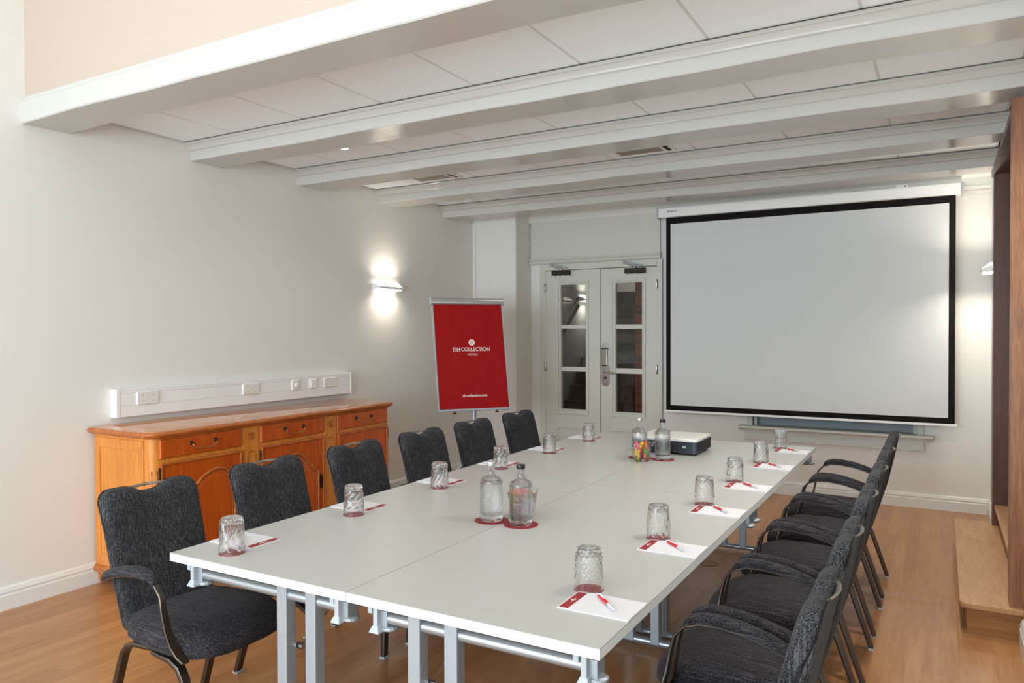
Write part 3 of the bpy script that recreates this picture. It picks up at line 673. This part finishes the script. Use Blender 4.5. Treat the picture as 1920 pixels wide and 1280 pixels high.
b = MB(); b.tube([base+up_*.5+nn*-.0, base, Vector((base.x-.01, base.y+.01, .42))], .022, 14); b.build('pole', 'grey_metal', t, smooth=.8)
b = MB(); hub = Vector((base.x-.01, base.y+.01, .42)); b.lathe([(.03, -.03), (.035, 0), (.03, .04)], hub, 14); b.build('hub', 'black_plastic', t, smooth=.6)
for k in range(3):
    an = a_*-1+.2+k*2*pi/3; e_ = hub+Vector((.36*cos(an), .36*sin(an), -.40))
    b = MB(); b.tube([hub, hub.lerp(e_, .6)+Vector((0, 0, .02)), e_], .012, 10); l_ = b.build('leg', 'grey_metal', t, smooth=.8)
    b = MB(); b.lathe([(.016, -.02), (.018, 0), (.014, .02)], e_+Vector((0, 0, 0)), 10); b.build('rubber_foot', 'black_plastic', l_, smooth=.6)
for u in (.15, .55):
    c_ = fp(u, -.012, .0); b = MB(); b.lathe([(.022, -.01), (.016, -.004), (.006, .0), (.006, .012)], c_, 12); b.build('clamp_knob', 'black_plastic', t, smooth=.6)
rotm = Matrix((rr_, up_, nn)).transposed().to_euler()
def ftext(body, size, u, v, name, bold=0, mt='white_print', fit=None):
    p = fp(u, v, .0125); return text(body, size, p, rotm, mt, cover, name, bold=bold, fit=fit)
ftext('COLLECTION', .050, .384, .556, 'logo_text', bold=.0004, fit=.276)
b = MB()                                               # the letters n H of the word mark, drawn as bars
def bar(u0, u1, v0, v1): fbox(b, u0, u1, v0, v1, .011, .0125)
u0 = .174; v0 = .537; v1 = .575
bar(u0-.005, u0+.027, v1-.006, v1); bar(u0-.001, u0+.005, v0, v1); bar(u0+.021, u0+.027, v0, v1)
u0 = .207; bar(u0, u0+.006, v0, v1); bar(u0+.021, u0+.027, v0, v1); bar(u0, u0+.027, v0+.016, v0+.022)
b.build('logo_letters', 'white_print', cover)
ftext('HOTELS', .024, .352, .511, 'logo_subtitle', fit=.095)
ftext('nh-collection.com', .034, .346, .133, 'web_address', bold=.0005, fit=.23)
b = MB(); cu_, cv_ = .352, .622
def disc(u, v, r, n0, n1, k=20): b.loft([[fp(u+r*cos(2*pi*i/k), v+r*sin(2*pi*i/k), n) for i in range(k)] for n in (n0, n1)])
disc(cu_, cv_, .030, .011, .012)
b.use(1)
for k in range(8): disc(cu_+.0175*cos(pi*k/4), cv_+.0175*sin(pi*k/4), .0042, .0118, .0125, 8)
for k in range(4): disc(cu_+.0075*cos(pi*k/2+.78), cv_+.0075*sin(pi*k/2+.78), .0034, .0118, .0125, 8)
b.build('logo_emblem', ['white_print', 'red_cloth'], cover)

# ------------------------------------------------------------------ tables
TZ = .745
def table(x0, x1, y0, y1, bars, label, foot):
    t = thing('folding_table', label, 'table', ((x0+x1)/2, (y0+y1)/2, 0), 'white tables pushed together')
    g = .0014
    b = MB(); b.box(x0+g, x1-g, y0+g, y1-g, TZ-.028, TZ-.003); b.build('table_edge', 'table_edge', t)
    b = MB(); b.box(x0+g, x1-g, y0+g, y1-g, TZ-.003, TZ); b.build('tabletop', 'table_top', t)
    for e, (yy, dy) in enumerate(((y0+.05, 1), (y1-.06, -1))):
        b = MB(); b.tube([(x0+.115, yy, .676), (x1-.045, yy, .676)], .017, 14); fr_ = b.build('top_tube', 'tube_metal', t, smooth=.8)
        for xx in (x0+.10, x1-.05):
            b = MB(); b.box(xx-.008, xx+.008, yy-.035, yy+.02, .655, TZ-.028).box(xx-.032, xx-.016, yy-.03, yy+.01, .69, TZ-.028)
            b.loft([[(xx-.010*s, yy-.035-.010*(s-1), z), (xx+.010*s, yy-.035-.010*(s-1), z), (xx+.010*s, yy-.015, z), (xx-.010*s, yy-.015, z)] for s, z in ((1, .660), (1.8, .642), (1.8, .639))])
            b.use(1).box(xx-.004, xx+.03, yy-.018, yy+.03, .650, .70).lathe([(.02, -.006), (.028, -.002), (.028, .006), (.02, .010)], (xx+.022, yy+.004, .645), 14)
            b.build('corner_bracket', ['grey_plastic', 'grey_metal'], t, bevel=.002)
        b = MB(); c_ = (bars[0]+bars[1])/2; b.tube([(foot[0], yy, .036), (foot[1], yy, .036)], .018, 12); b.build('foot_tube', 'tube_metal', t, smooth=.8)
        for xx in bars:
            b = MB(); b.box(xx-.0215, xx+.0215, yy-.022, yy+.02, .03, TZ-.03); b.build('leg', 'grey_metal', t, bevel=.003)
        b = MB(); b.tube([(foot[0]+.03, yy, .018), (foot[0]+.03, yy, .0)], .016, 10).tube([(foot[1]-.03, yy, .018), (foot[1]-.03, yy, 0)], .016, 10); b.build('foot_pad', 'black_plastic', t)
        b = MB(); xb = bars[0]+.020+.008; b.ribbon([(xb, yy+dy*.035, .50), (xb, yy+dy*.35, .70)], (1, 0, 0), .004, .014).tube([(xb-.016, yy+dy*.035, .5), (xb+.012, yy+dy*.035, .5)], .011, 10); b.build('brace', 'chrome', t)
    b = MB(); b.box(x0+.2, x0+.23, y0+.2, y1-.2, .70, TZ-.028).box(x1-.23, x1-.2, y0+.2, y1-.2, .70, TZ-.028); b.build('side_rail', 'grey_metal', t)
TW = 1.6244
table(0, TW/2, 0, 1.8, (.5165, .641), 'white folding table nearest the camera on the cabinet side', (.10, .79))
table(TW/2, TW, 0, 1.8, (1.041, 1.1675), 'white folding table at the bottom centre, nearest the camera on the right-hand side', (.84, 1.52))
table(0, TW/2, 1.8, 3.6, (.5165, .641), 'white folding table at the far end on the flip chart side', (.10, .79))
table(TW/2, TW, 1.8, 3.6, (1.041, 1.1675), 'white folding table at the far end under the projector', (.84, 1.52))

# ------------------------------------------------------------------ chairs (local: +x towards the table, y sideways)
def lerp_tab(z, tab):
    for (z0, u0), (z1, u1) in zip(tab, tab[1:]):
        if z1 <= z <= z0: return u0+(u1-u0)*(z0-z)/(z0-z1)
    return tab[0][1] if z > tab[0][0] else tab[-1][1]
REAR = [(.96, -.006), (.90, .004), (.87, .010), (.75, .032), (.6, .066), (.5, .096), (.36, .14)]
FRONT = [(.96, .036), (.93, .046), (.9, .060), (.75, .100), (.61, .138), (.5, .168), (.36, .208)]
def back_outline(dip=True):
    T, Bz, wt, wb = .912, .395, .207, .192
    pts = []
    pts += [(wt-.045+.045*cos(a), T-.05+.05*sin(a)) for a in [pi/2*k/6 for k in range(7)]]      # right top corner
    if dip: pts += [(.11, T), (.085, T-.002), (.068, T-.008), (.05, T-.018), (.035, T-.025), (.015, T-.028), (-.015, T-.028), (-.035, T-.025), (-.05, T-.018), (-.068, T-.008), (-.085, T-.002), (-.11, T)]
    else: pts += [(.11, T), (.05, T), (0, T), (-.05, T), (-.11, T)]
    pts += [(-wt+.045-.045*sin(a), T-.05+.05*cos(a)) for a in [pi/2*k/6 for k in range(7)]]
    for k in range(1, 8): z = T-.05-(T-.05-Bz-.03)*k/8; pts.append((-wt+(wt-wb)*k/8, z))
    pts += [(-wb+.03-.03*cos(a), Bz+.03-.03*sin(a)) for a in [pi/2*k/4 for k in range(5)]]
    pts += [(wb-.03+.03*sin(a), Bz+.03-.03*cos(a)) for a in [pi/2*k/4 for k in range(5)]]
    for k in range(1, 8): z = Bz+.03+(T-.05-Bz-.03)*k/8; pts.append((wb+(wt-wb)*k/8, z))
    return pts
def seam(z): return .46-.36*min(1, max(0, (z-.76)/.09))
def pillow(rings, dip, shell):
    o = back_outline(dip); zc, hw, hh = .66, .22, .28; R_ = []
    for ins, fd_ in rings:
        ring = []
        for v, z in o:
            v2, z2 = v*(1-ins/hw), zc+(z-zc)*(1-ins/hh); sm = seam(z2); fd = sm*fd_ if shell else sm+(1-sm)*fd_; u = lerp_tab(z2, REAR)*(1-fd)+lerp_tab(z2, FRONT)*fd
            ring.append((u, v2, z2))
        R_.append(ring)
    return MB().loft(R_)
def make_chair():
    t = thing('armchair', '-', 'chair', (0, 0, 0))
    pillow([(.012, .0), (.004, .08), (0, .26), (.002, .58), (.008, .82), (.02, .95), (.045, 1.0), (.09, 1.02), (.14, 1.03), (.19, 1.03), (.215, 1.03)], True, False).build('backrest', 'fabric_back', t, smooth=True)
    bs = pillow([(.215, -.0), (.16, 0), (.09, .0), (.045, .03), (.02, .12), (.008, .30), (.002, .55), (0, .78), (.004, .92), (.012, 1.0)], True, True).build('back_shell', 'fabric_back', t, smooth=True)
    b = MB(); R_ = []
    for k in range(19):
        v = -.088+.176*k/18; f = v/.088; u = .016-.018*(1-f*f); wd = .003+.003*(1-f*f); z = .899+.003*(1-f**4)
        R_.append([(u+a*wd, v, z+c_*.003-a*.003) for a, c_ in ((-1, -.6), (-.7, -1), (.7, -1), (1, -.6), (1, .6), (.7, 1), (-.7, 1), (-1, .6))])
    b.loft(R_); b.build('grab_handle', 'handle_metal', t, smooth=.7)
    # seat cushion
    def outline(d):
        hw = .234-d; pts = []
        pts += [(.612-d-.055*(abs(s)**5)-.018*s*s, s*(hw-.012)) for s in [-1+2*k/14 for k in range(15)]]
        pts += [(.47, hw), (.36, hw), (.26, hw-.012), (.19, hw-.03), (.155+d, hw-.06)]
        pts += [(.145+d, 0)]
        pts += [(.155+d, -hw+.06), (.19, -hw+.03), (.26, -hw+.012), (.36, -hw), (.46, -hw)]
        return pts
    b = MB(); R_ = []
    for d, z in ((.05, .385), (.02, .388), (.004, .398), (0, .42), (.002, .445), (.010, .463), (.028, .476), (.06, .484), (.10, .4875), (.16, .490), (.21, .491)):
        q = 1 if d < .05 or z < .40 else 1-(d-.05)/.18
        R_.append([(.38+(u-.38)*q, v*q, z-(.035*max(0, ((.38+(u-.38)*q)-.44)/.16)**2 if z > .40 else .012*max(0, (u-.44)/.16))-.004*abs(v*q)/.2) for u, v in outline(min(d, .05))])
    b.loft(R_); b.build('seat', 'fabric_seat', t, smooth=True)
    MB().box(.22, .50, -.17, .17, .372, .39).build('seat_frame', 'dark_bronze', t)
    for s in (-1, 1):
        b = MB(); b.ribbon([(.10, s*.235, .590), (.14, s*.25, .610), (.20, s*.260, .633), (.27, s*.262, .651), (.34, s*.262, .660), (.40, s*.262, .658), (.445, s*.262, .643), (.475, s*.262, .61), (.488, s*.264, .56), (.497, s*.257, .50), (.512, s*.246, .44), (.535, s*.238, .405), (.56, s*.234, .388)], (0, 1, 0), [.024]*8+[.026, .030, .034, .034, .03], [.008]*7+[.010]*6)
        ar = b.build('armrest', 'bronze_metal', t, smooth=.7)
        b = MB(); pth = [(.10, .235, .600), (.15, .252, .622), (.20, .260, .641), (.27, .262, .660), (.34, .262, .669), (.39, .262, .668), (.425, .262, .660), (.445, .262, .648)]
        rings = []
        for k, (u, v, z) in enumerate(pth):
            sc = 1 if 0 < k < len(pth)-1 else .55; sc = .85 if k == len(pth)-2 else sc
            rings.append([(u, s*v+s*dv*sc*.024, z+dz*sc*.026) for dv, dz in ((-1, -.1), (-.95, .45), (-.6, .85), (0, 1), (.6, .85), (.95, .45), (1, -.1), (.5, -.2), (-.5, -.2))][::s])
        b.loft(rings); b.build('arm_pad', 'fabric_seat', ar, smooth=.9)
        y = s*.212
        b = MB(); b.ribbon([(.42, y*.95, .392), (.34, y, .390), (.26, y, .386), (.215, y, .372), (.188, y, .34), (.168, y, .29), (.13, y, .18), (.072, y*1.01, .006)], (0, 1, 0), [.034]*8, [.012, .014, .016, .018, .020, .022, .022, .020])
        l_ = b.build('leg', 'bronze_metal', t, smooth=.7); MB().box(.06, .085, y-.018, y+.018, 0, .010).build('foot_cap', 'grey_plastic', l_)
        y = s*.222
        b = MB(); b.ribbon([(.36, y*.95, .378), (.42, y, .380), (.47, y, .376), (.515, y, .355), (.538, y, .32), (.548, y, .26), (.552, y, .15), (.548, y, .006)], (0, 1, 0), [.034]*8, [.012, .014, .018, .020, .022, .022, .022, .020])
        l_ = b.build('leg', 'bronze_metal', t, smooth=.7); MB().box(.536, .561, y-.018, y+.018, 0, .010).build('foot_cap', 'grey_plastic', l_)
    return t
ORD = ['first (nearest the camera)', 'second', 'third', 'fourth', 'fifth', 'sixth (farthest)']
chair0 = make_chair(); first = True
for side, X0, ys, rz, jit in (('cabinet', -.452, (.215, .82, 1.43, 2.03, 2.61, 3.235), 0, (0, 0, .03, 0, 0, 0)), ('portal', 2.128, (.235, .835, 1.435, 2.035, 2.635, 3.235), pi, (0,)*6)):
    for k, y in enumerate(ys):
        c = chair0 if first else copy_tree(chair0); first = False
        c.location = (X0, y, 0); c.rotation_euler = (0, 0, rz+jit[k])
        if side == 'cabinet': c['label'] = 'charcoal fabric armchair facing right, %s in the row on the cabinet side' % ORD[k]
        else: c['label'] = 'charcoal fabric armchair seen from behind, %s in the row on the right' % ORD[k]
        c['group'] = 'charcoal armchairs on the cabinet side' if side == 'cabinet' else 'charcoal armchairs on the right side'

# ------------------------------------------------------------------ place settings
def tri(x): x = x-math.floor(x); return 1-abs(2*x-1)
PAT = [lambda a, z: .0034*max(0, tri(a/(2*pi)*14+z*42)*tri(a/(2*pi)*14-z*42)*2-.6) if .03 < z < .115 else 0,
       lambda a, z: .0032*(tri(a/(2*pi)*12+.5*sin(z*70))**2) if .008 < z < .115 else 0,
       lambda a, z: .0034*(.5+.5*sin(a*9+sin(z*110)*2.2))*(.5+.5*cos(z*150)) if .01 < z < .118 else 0,
       lambda a, z: .0034*(1-abs(sin(a*4+z*34)))**2+.0016*(1-abs(sin(a*4-z*34)))**2 if .012 < z < .118 else 0]
def make_glass(k):
    f = PAT[k]; t = thing('tumbler', '-', 'glass', (0, 0, 0))
    prof = [(.0400, .0015), (.0425, .0005), (.0430, .003)]+[(.0430-.0065*z/.122, z) for z in [.006+.004*j for j in range(29)]]+[(.0355, .1215), (.030, .1235), (.012, .1225), (.004, .122)]
    prof += [(.004, .110), (.015, .110), (.030, .109), (.0335, .105)]+[(.0400-.0065*z/.122, z) for z in (.09, .07, .05, .03, .01)]
    b = MB(); seg = 84; rings = []
    for i, (r, z) in enumerate(prof): rings.append([(( r+(f(2*pi*q/seg, z) if 3 <= i < 32 else 0))*cos(2*pi*q/seg), (r+(f(2*pi*q/seg, z) if 3 <= i < 32 else 0))*sin(2*pi*q/seg), z) for q in range(seg)])
    b.loft(rings, False); n = len(rings)
    b.add([], []); o = len(b.v)
    # close the loop between inner foot and rim, and the two discs on top
    b.f += [tuple((n-1)*seg+i for i in (q,)) + ((n-1)*seg+(q+1) % seg, (q+1) % seg, q) for q in range(seg)]; b.mi += [0]*seg
    me_top = [i for i, p in enumerate(prof) if p == (.004, .122)][0]
    b.build('glass_body', 'glass', t, smooth=.7)
    return t
GL = [make_glass(k) for k in range(4)]; used = [False]*4
def make_disc(name, r, h, seg=40):
    return MB().lathe([(r-.0005, 0), (r, .0004), (r, h-.0004), (r-.0005, h)], (0, 0, 0), seg)
def make_pad():
    t = thing('notepad', '-', 'notepad', (0, 0, 0))
    MB().box(-.105, .105, -.0745, .0745, 0, .0030).build('sheets', 'paper', t)
    b = MB(); b.box(-.101, -.074, -.070, .061, .0030, .0034); s_ = b.build('red_band', 'red_print', t)
    b = MB(); b.box(-.0885, -.0865, -.020, .012, .0034, .0037).box(-.0835, -.0825, -.012, .006, .0034, .0037)
    b.loft([[(-.0925+.003*cos(q), -.004+.003*sin(q), z) for q in [2*pi*j/8 for j in range(8)]] for z in (.0034, .0037)]); b.build('band_print', 'white_print', s_)
    b = MB(); b.box(.1035, .1045, -.050, -.020, .0030, .0032); b.build('footer_print', 'print_grey', t)
    return t
def make_pen():
    t = thing('ballpoint_pen', '-', 'pen', (0, 0, 0)); L_ = .142
    def cyl(x0, x1, r0, r1, k=10): return [[(x, r*cos(2*pi*i/k), .0052+r*sin(2*pi*i/k)) for i in range(k)] for x, r in ((x0, r0), (x1, r1))]
    b = MB(); b.loft(cyl(-.050, .020, .0052, .0052)); b.build('barrel', 'pen_red', t, smooth=.6)
    b = MB(); b.loft(cyl(.020, .050, .0052, .0048)+cyl(.051, .070, .0045, .0012)); b.build('grip', 'pen_clear', t, smooth=.6)
    b = MB(); b.loft(cyl(-.066, -.050, .0032, .0034)); b.build('push_button', 'pen_clear', t, smooth=.6)
    b = MB(); b.box(-.052, -.015, -.002, .002, .0102, .0118); b.build('clip', 'white_print', t)
    return t
pad0, pen0 = make_pad(), make_pen(); cst = None; firstset = True
ORD2 = ['first setting from the camera', 'second setting from the camera', 'third setting from the camera', 'fourth setting from the camera', 'fifth setting from the camera', 'farthest setting']
for side, gx, gys, pats in (('left', .193, (.107, .731, 1.354, 1.942, 2.550, 3.154), (3, 2, 1, 2, 0, 2)), ('right', 1.428, (.377, 1.011, 1.633, 2.202, 2.835, 3.445), (0, 3, 0, 2, 1, 2))):
    for k, gy in enumerate(gys):
        wh = 'on the %s side, %s' % ('cabinet' if side == 'left' else 'right-hand', ORD2[k])
        p = pats[k]; g = GL[p] if not used[p] else copy_tree(GL[p]); used[p] = True
        g.location = (gx, gy, TZ+.0022); g.rotation_euler = (0, 0, k*1.1+(0 if side == 'left' else .5)); g['label'] = 'upturned patterned glass ' + wh; g['group'] = 'upturned tumblers along the table'
        if cst is None: cst = make_disc('coaster', .0445, .002).build('coaster', 'coaster_red'); c = cst
        else: c = cst.copy(); COL.objects.link(c)
        c.location = (gx, gy, TZ); tag(c, 'round red coaster under the upturned glass ' + wh, 'coaster', 'coasters under the tumblers')
        pd = pad0 if firstset else copy_tree(pad0); pn = pen0 if firstset else copy_tree(pen0); firstset = False
        s = -1 if side == 'left' else 1
        pcx, pcy = (1.517, gy-.107) if s == 1 else (.110, gy+.13)
        pd.location = (pcx, pcy, TZ); pd.rotation_euler = (0, 0, 0 if s == 1 else pi); pd['label'] = 'white notepad with red band ' + wh; pd['group'] = 'notepads along the table'
        x0_, y0_ = pcx-s*.049, pcy+s*.068; x1_, y1_ = pcx+s*.056, pcy-s*.040
        pn.location = ((x0_+x1_)/2, (y0_+y1_)/2, TZ+.003); pn.rotation_euler = (0, 0, math.atan2(y1_-y0_, x1_-x0_)+.04*sin(k*2.3)); pn['label'] = 'red ballpoint pen on the notepad ' + wh; pn['group'] = 'pens on the notepads'

# ------------------------------------------------------------------ bottles
def bottle(x, y, capm, label):
    t = thing('water_bottle', label, 'bottle', (x, y, TZ+.002), 'glass water bottles on the table')
    c = (x, y, TZ+.002)
    out = [(.030, .0), (.0415, .0), (.0445, .003), (.0455, .010), (.0460, .020), (.0460, .155), (.0450, .163), (.040, .170), (.028, .176), (.019, .182), (.0155, .190), (.0145, .200), (.0145, .212), (.0165, .215), (.0165, .221), (.0145, .223)]
    inn = [(.0115, .223), (.0115, .19), (.016, .182), (.026, .173), (.038, .166), (.0425, .158), (.043, .150), (.043, .030), (.040, .024), (.010, .022)]
    b = MB(); b.lathe(out+inn, c, 40, cap=False)
    n = len(out+inn); sg = 40
    b.f += [tuple((n-1)*sg+i for i in range(sg)), tuple(range(sg-1, -1, -1))]; b.mi += [0, 0]
    b.build('glass_body', 'bottle_glass', t, smooth=.6)
    b = MB(); b.lathe([(.0101, .0221), (.0402, .0241), (.0433, .0301), (.0433, .148), (.0433, .151)], c, 40); b.build('water', 'water', t, smooth=.6)
    b = MB(); b.lathe([(.0165, .221), (.0175, .223), (.0175, .236), (.016, .2385)], c, 24); b.build('cap', capm, t, smooth=.6)
    # faint grey print on the camera-facing side
    b = MB(); d0 = math.atan2(CAM.y-y, CAM.x-x)-.25
    def patch(a0, a1, z0, z1, k=6):
        vs = []; fs = []
        for i in range(k+1):
            a = d0+a0+(a1-a0)*i/k; vs += [(x+.0464*cos(a), y+.0464*sin(a), c[2]+z0), (x+.0464*cos(a), y+.0464*sin(a), c[2]+z1), (x+.0460*cos(a), y+.0460*sin(a), c[2]+z0), (x+.0460*cos(a), y+.0460*sin(a), c[2]+z1)]
        for i in range(k): q = 4*i; fs += [(q, q+4, q+5, q+1), (q+2, q+3, q+7, q+6), (q, q+2, q+6, q+4), (q+1, q+5, q+7, q+3)]
        b.add(vs, fs)
    for k in range(6): patch(-.5+.17*k, -.5+.17*k+.10, .088, .090)
    patch(-.42, .35, .080, .0808); patch(-.2, .12, .072, .0728)
    for k in range(8): a0 = 2*pi*k/8; patch(-.05+.08*cos(a0), -.05+.08*cos(a0)+.05, .106+.0045*sin(a0), .1072+.0045*sin(a0), 2)
    b.build('printed_label', 'print_grey', t)
bottle(.751, .930, 'cap_silver', 'clear water bottle with silver cap, in the nearer pair')
bottle(.888, .930, 'black_plastic', 'clear water bottle with black cap, in the nearer pair, before the sweets')
bottle(.893, 2.662, 'black_plastic', 'clear water bottle with black cap, beside the projector')
bottle(.751, 2.655, 'cap_silver', 'clear water bottle with pale cap, behind the sweets near the projector')
for (x, y), lab in (((.751, .930), 'round dark red coaster under the silver-capped bottle of the nearer pair'), ((.888, .930), 'round dark red coaster under the black-capped bottle of the nearer pair'),
                    ((.893, 2.662), 'round dark red coaster under the black-capped bottle by the projector'), ((.751, 2.655), 'round dark red coaster under the pale-capped bottle by the projector')):
    o = make_disc('coaster', .0695, .0014 if x < .8 else .0019, 48).build('coaster', 'coaster_red'); o.location = (x, y, TZ); tag(o, lab, 'coaster', 'large coasters under the bottles')

# ------------------------------------------------------------------ sweets in square glasses
def sweets(x, y, rot, where, tops, seed, sc=1.0):
    t = thing('candy_glass', 'square tapered glass of colourful sweets ' + where, 'glass', (x, y, TZ), 'square glasses of sweets')
    ca, sa = cos(rot), sin(rot)
    def sq(hw, z, r=.012):
        return [(x+sc*(px*ca-py*sa), y+sc*(px*sa+py*ca), TZ+z*sc) for px, py in rrect(-hw, hw, -hw, hw, r, 4)]
    b = MB(); b.loft([sq(.030, .001), sq(.036, .0012), sq(.038, .005), sq(.046, .055), sq(.052, .098), sq(.0515, .0995), sq(.0495, .0995), sq(.049, .098), sq(.0435, .055), sq(.036, .018, .009), sq(.030, .016, .009)])
    b.build('glass_body', 'glass', t, smooth=.7)
    rnd = random.Random(seed)
    for lay, (where2, cols_) in enumerate(zip(('bottom', 'middle', 'top'), tops)):
        z = .030+lay*.026; hw = .0165+.0038*lay
        for (ix, iy), cn in zip(((-1, -1), (1, -1), (-1, 1), (1, 1), (0, 0)), cols_):
            px, py = ix*hw, iy*hw
            cx_, cy_, cz_ = x+sc*(px*ca-py*sa), y+sc*(px*sa+py*ca), TZ+sc*(z+rnd.uniform(-.002, .003))
            ax = rnd.uniform(0, pi); el = rnd.uniform(.9, 1.5); d = Vector((cos(ax)*cos(el), sin(ax)*cos(el), sin(el)))
            pr_ = [(-1.5, 1.05), (-1.2, .55), (-1.0, .32), (-.8, .80), (-.5, 1), (0, 1.02), (.5, 1), (.8, .80), (1.0, .32), (1.2, .55), (1.5, 1.05)]
            b = MB(); b.tube([Vector((cx_, cy_, cz_))+d*s_*.016*sc for s_, _ in pr_], [.0135*q*sc for _, q in pr_], 10)
            fl = Vector((cos(ax+pi/2), sin(ax+pi/2), 0)); b.v = [tuple(Vector(p)-fl*((Vector(p)-Vector((cx_, cy_, cz_))).dot(fl))*.45) for p in b.v]
            o = b.build('wrapped_sweet', 'candy_'+cn, None, smooth=.7); tag(o, '%s wrapped sweet, %s layer, in the square glass %s' % (cn, where2, 'nearest the camera' if y < 2 else 'near the projector'), 'sweet', 'wrapped sweets in the glass '+where)
sweets(.835, 1.045, .35, 'behind the nearer black-capped bottle', (('orange', 'red', 'yellow', 'green', 'pink'), ('red', 'green', 'purple', 'orange', 'yellow'), ('green', 'yellow', 'pink', 'red', 'orange')), 3, 1.1)
sweets(.798, 2.555, .45, 'in front of the projector bottles', (('yellow', 'orange', 'green', 'red', 'purple'), ('yellow', 'green', 'pink', 'orange', 'red'), ('pink', 'orange', 'green', 'purple', 'yellow')), 5, 1.1)

# ------------------------------------------------------------------ projector
t = thing('projector', 'white and dark grey projector standing at the far end of the table', 'projector', (.85, 3.02, TZ))
x0, x1, y0, y1 = .640, 1.042, 2.865, 3.20
b = MB(); b.prism(rrect(x0+.002, x1-.002, y0+.002, y1-.002, .016), 'z', TZ+.014, TZ+.086); b.build('body', 'projector_dark', t, smooth=.6)
b = MB(); b.loft([[(x, y, z) for x, y in rrect(x0+i_, x1-i_, y0+i_, y1-i_, .018)] for z, i_ in ((TZ+.084, .001), (TZ+.086, 0), (TZ+.098, 0), (TZ+.102, .006))]); b.build('top_cover', 'projector_white', t, smooth=.5)
b = MB(); b.box(x0+.06, x0+.14, y1-.075, y1-.015, TZ+.1022, TZ+.1035); b.build('lens_shift_recess', 'black_plastic', t)
b = MB(); b.tube([(x0+.1, y1-.02, TZ+.055), (x0+.1, y1+.025, TZ+.055)], .033, 20); b.build('lens', 'black_plastic', t, smooth=.6)
b = MB()
for i in range(7): z = TZ+.020+i*.009; b.box(x1-.225, x1-.025, y0-.0015, y0+.003, z, z+.006)
b.build('rear_grille', 'projector_black', t)
b = MB()
for i in range(7):
    z = TZ+.020+i*.009
    for j in range(9): yy = y0+.025+j*.033; b.box(x1-.003, x1+.0015, yy, yy+.026, z, z+.006)
b.build('side_grille', 'projector_black', t)
b = MB()
for xx in (x1-.19, x1-.09):
    b.box(xx, xx+.022, y0-.003, y0, TZ+.046, TZ+.058)
b.build('port', 'grey_plastic', t)
b = MB(); b.box(x0+.03, x0+.15, y0-.0015, y0+.003, TZ+.02, TZ+.078); b.build('connector_panel', 'projector_black', t)
b = MB()
for xx, zz in ((x0+.05, .066), (x0+.08, .066), (x0+.05, .045), (x0+.11, .05), (x0+.12, .068)): b.box(xx, xx+.015, y0-.003, y0, TZ+zz-.006, TZ+zz+.003)
b.build('connector', 'grey_plastic', t)
for xx, yy in ((x0+.03, y0+.03), (x1-.03, y0+.03), (x0+.03, y1-.03), (x1-.03, y1-.03)): MB().lathe([(.009, 0), (.010, .003), (.008, .0145)], (xx, yy, TZ), 12).build('foot', 'black_plastic', t)

# ------------------------------------------------------------------ floor outlet
t = thing('floor_outlet', 'round floor outlet lid in the parquet under the right chairs', 'floor outlet', (1.03, 3.18, 0))
MB().lathe([(.060, 0), (.060, .0015), (.056, .0018), (.056, .0008)], (1.03, 3.18, 0), 32).build('ring', 'dark_bronze', t)
MB().lathe([(.055, 0), (.055, .0012), (.050, .0016)], (1.03, 3.18, 0), 32).build('lid', 'oak_riser', t)
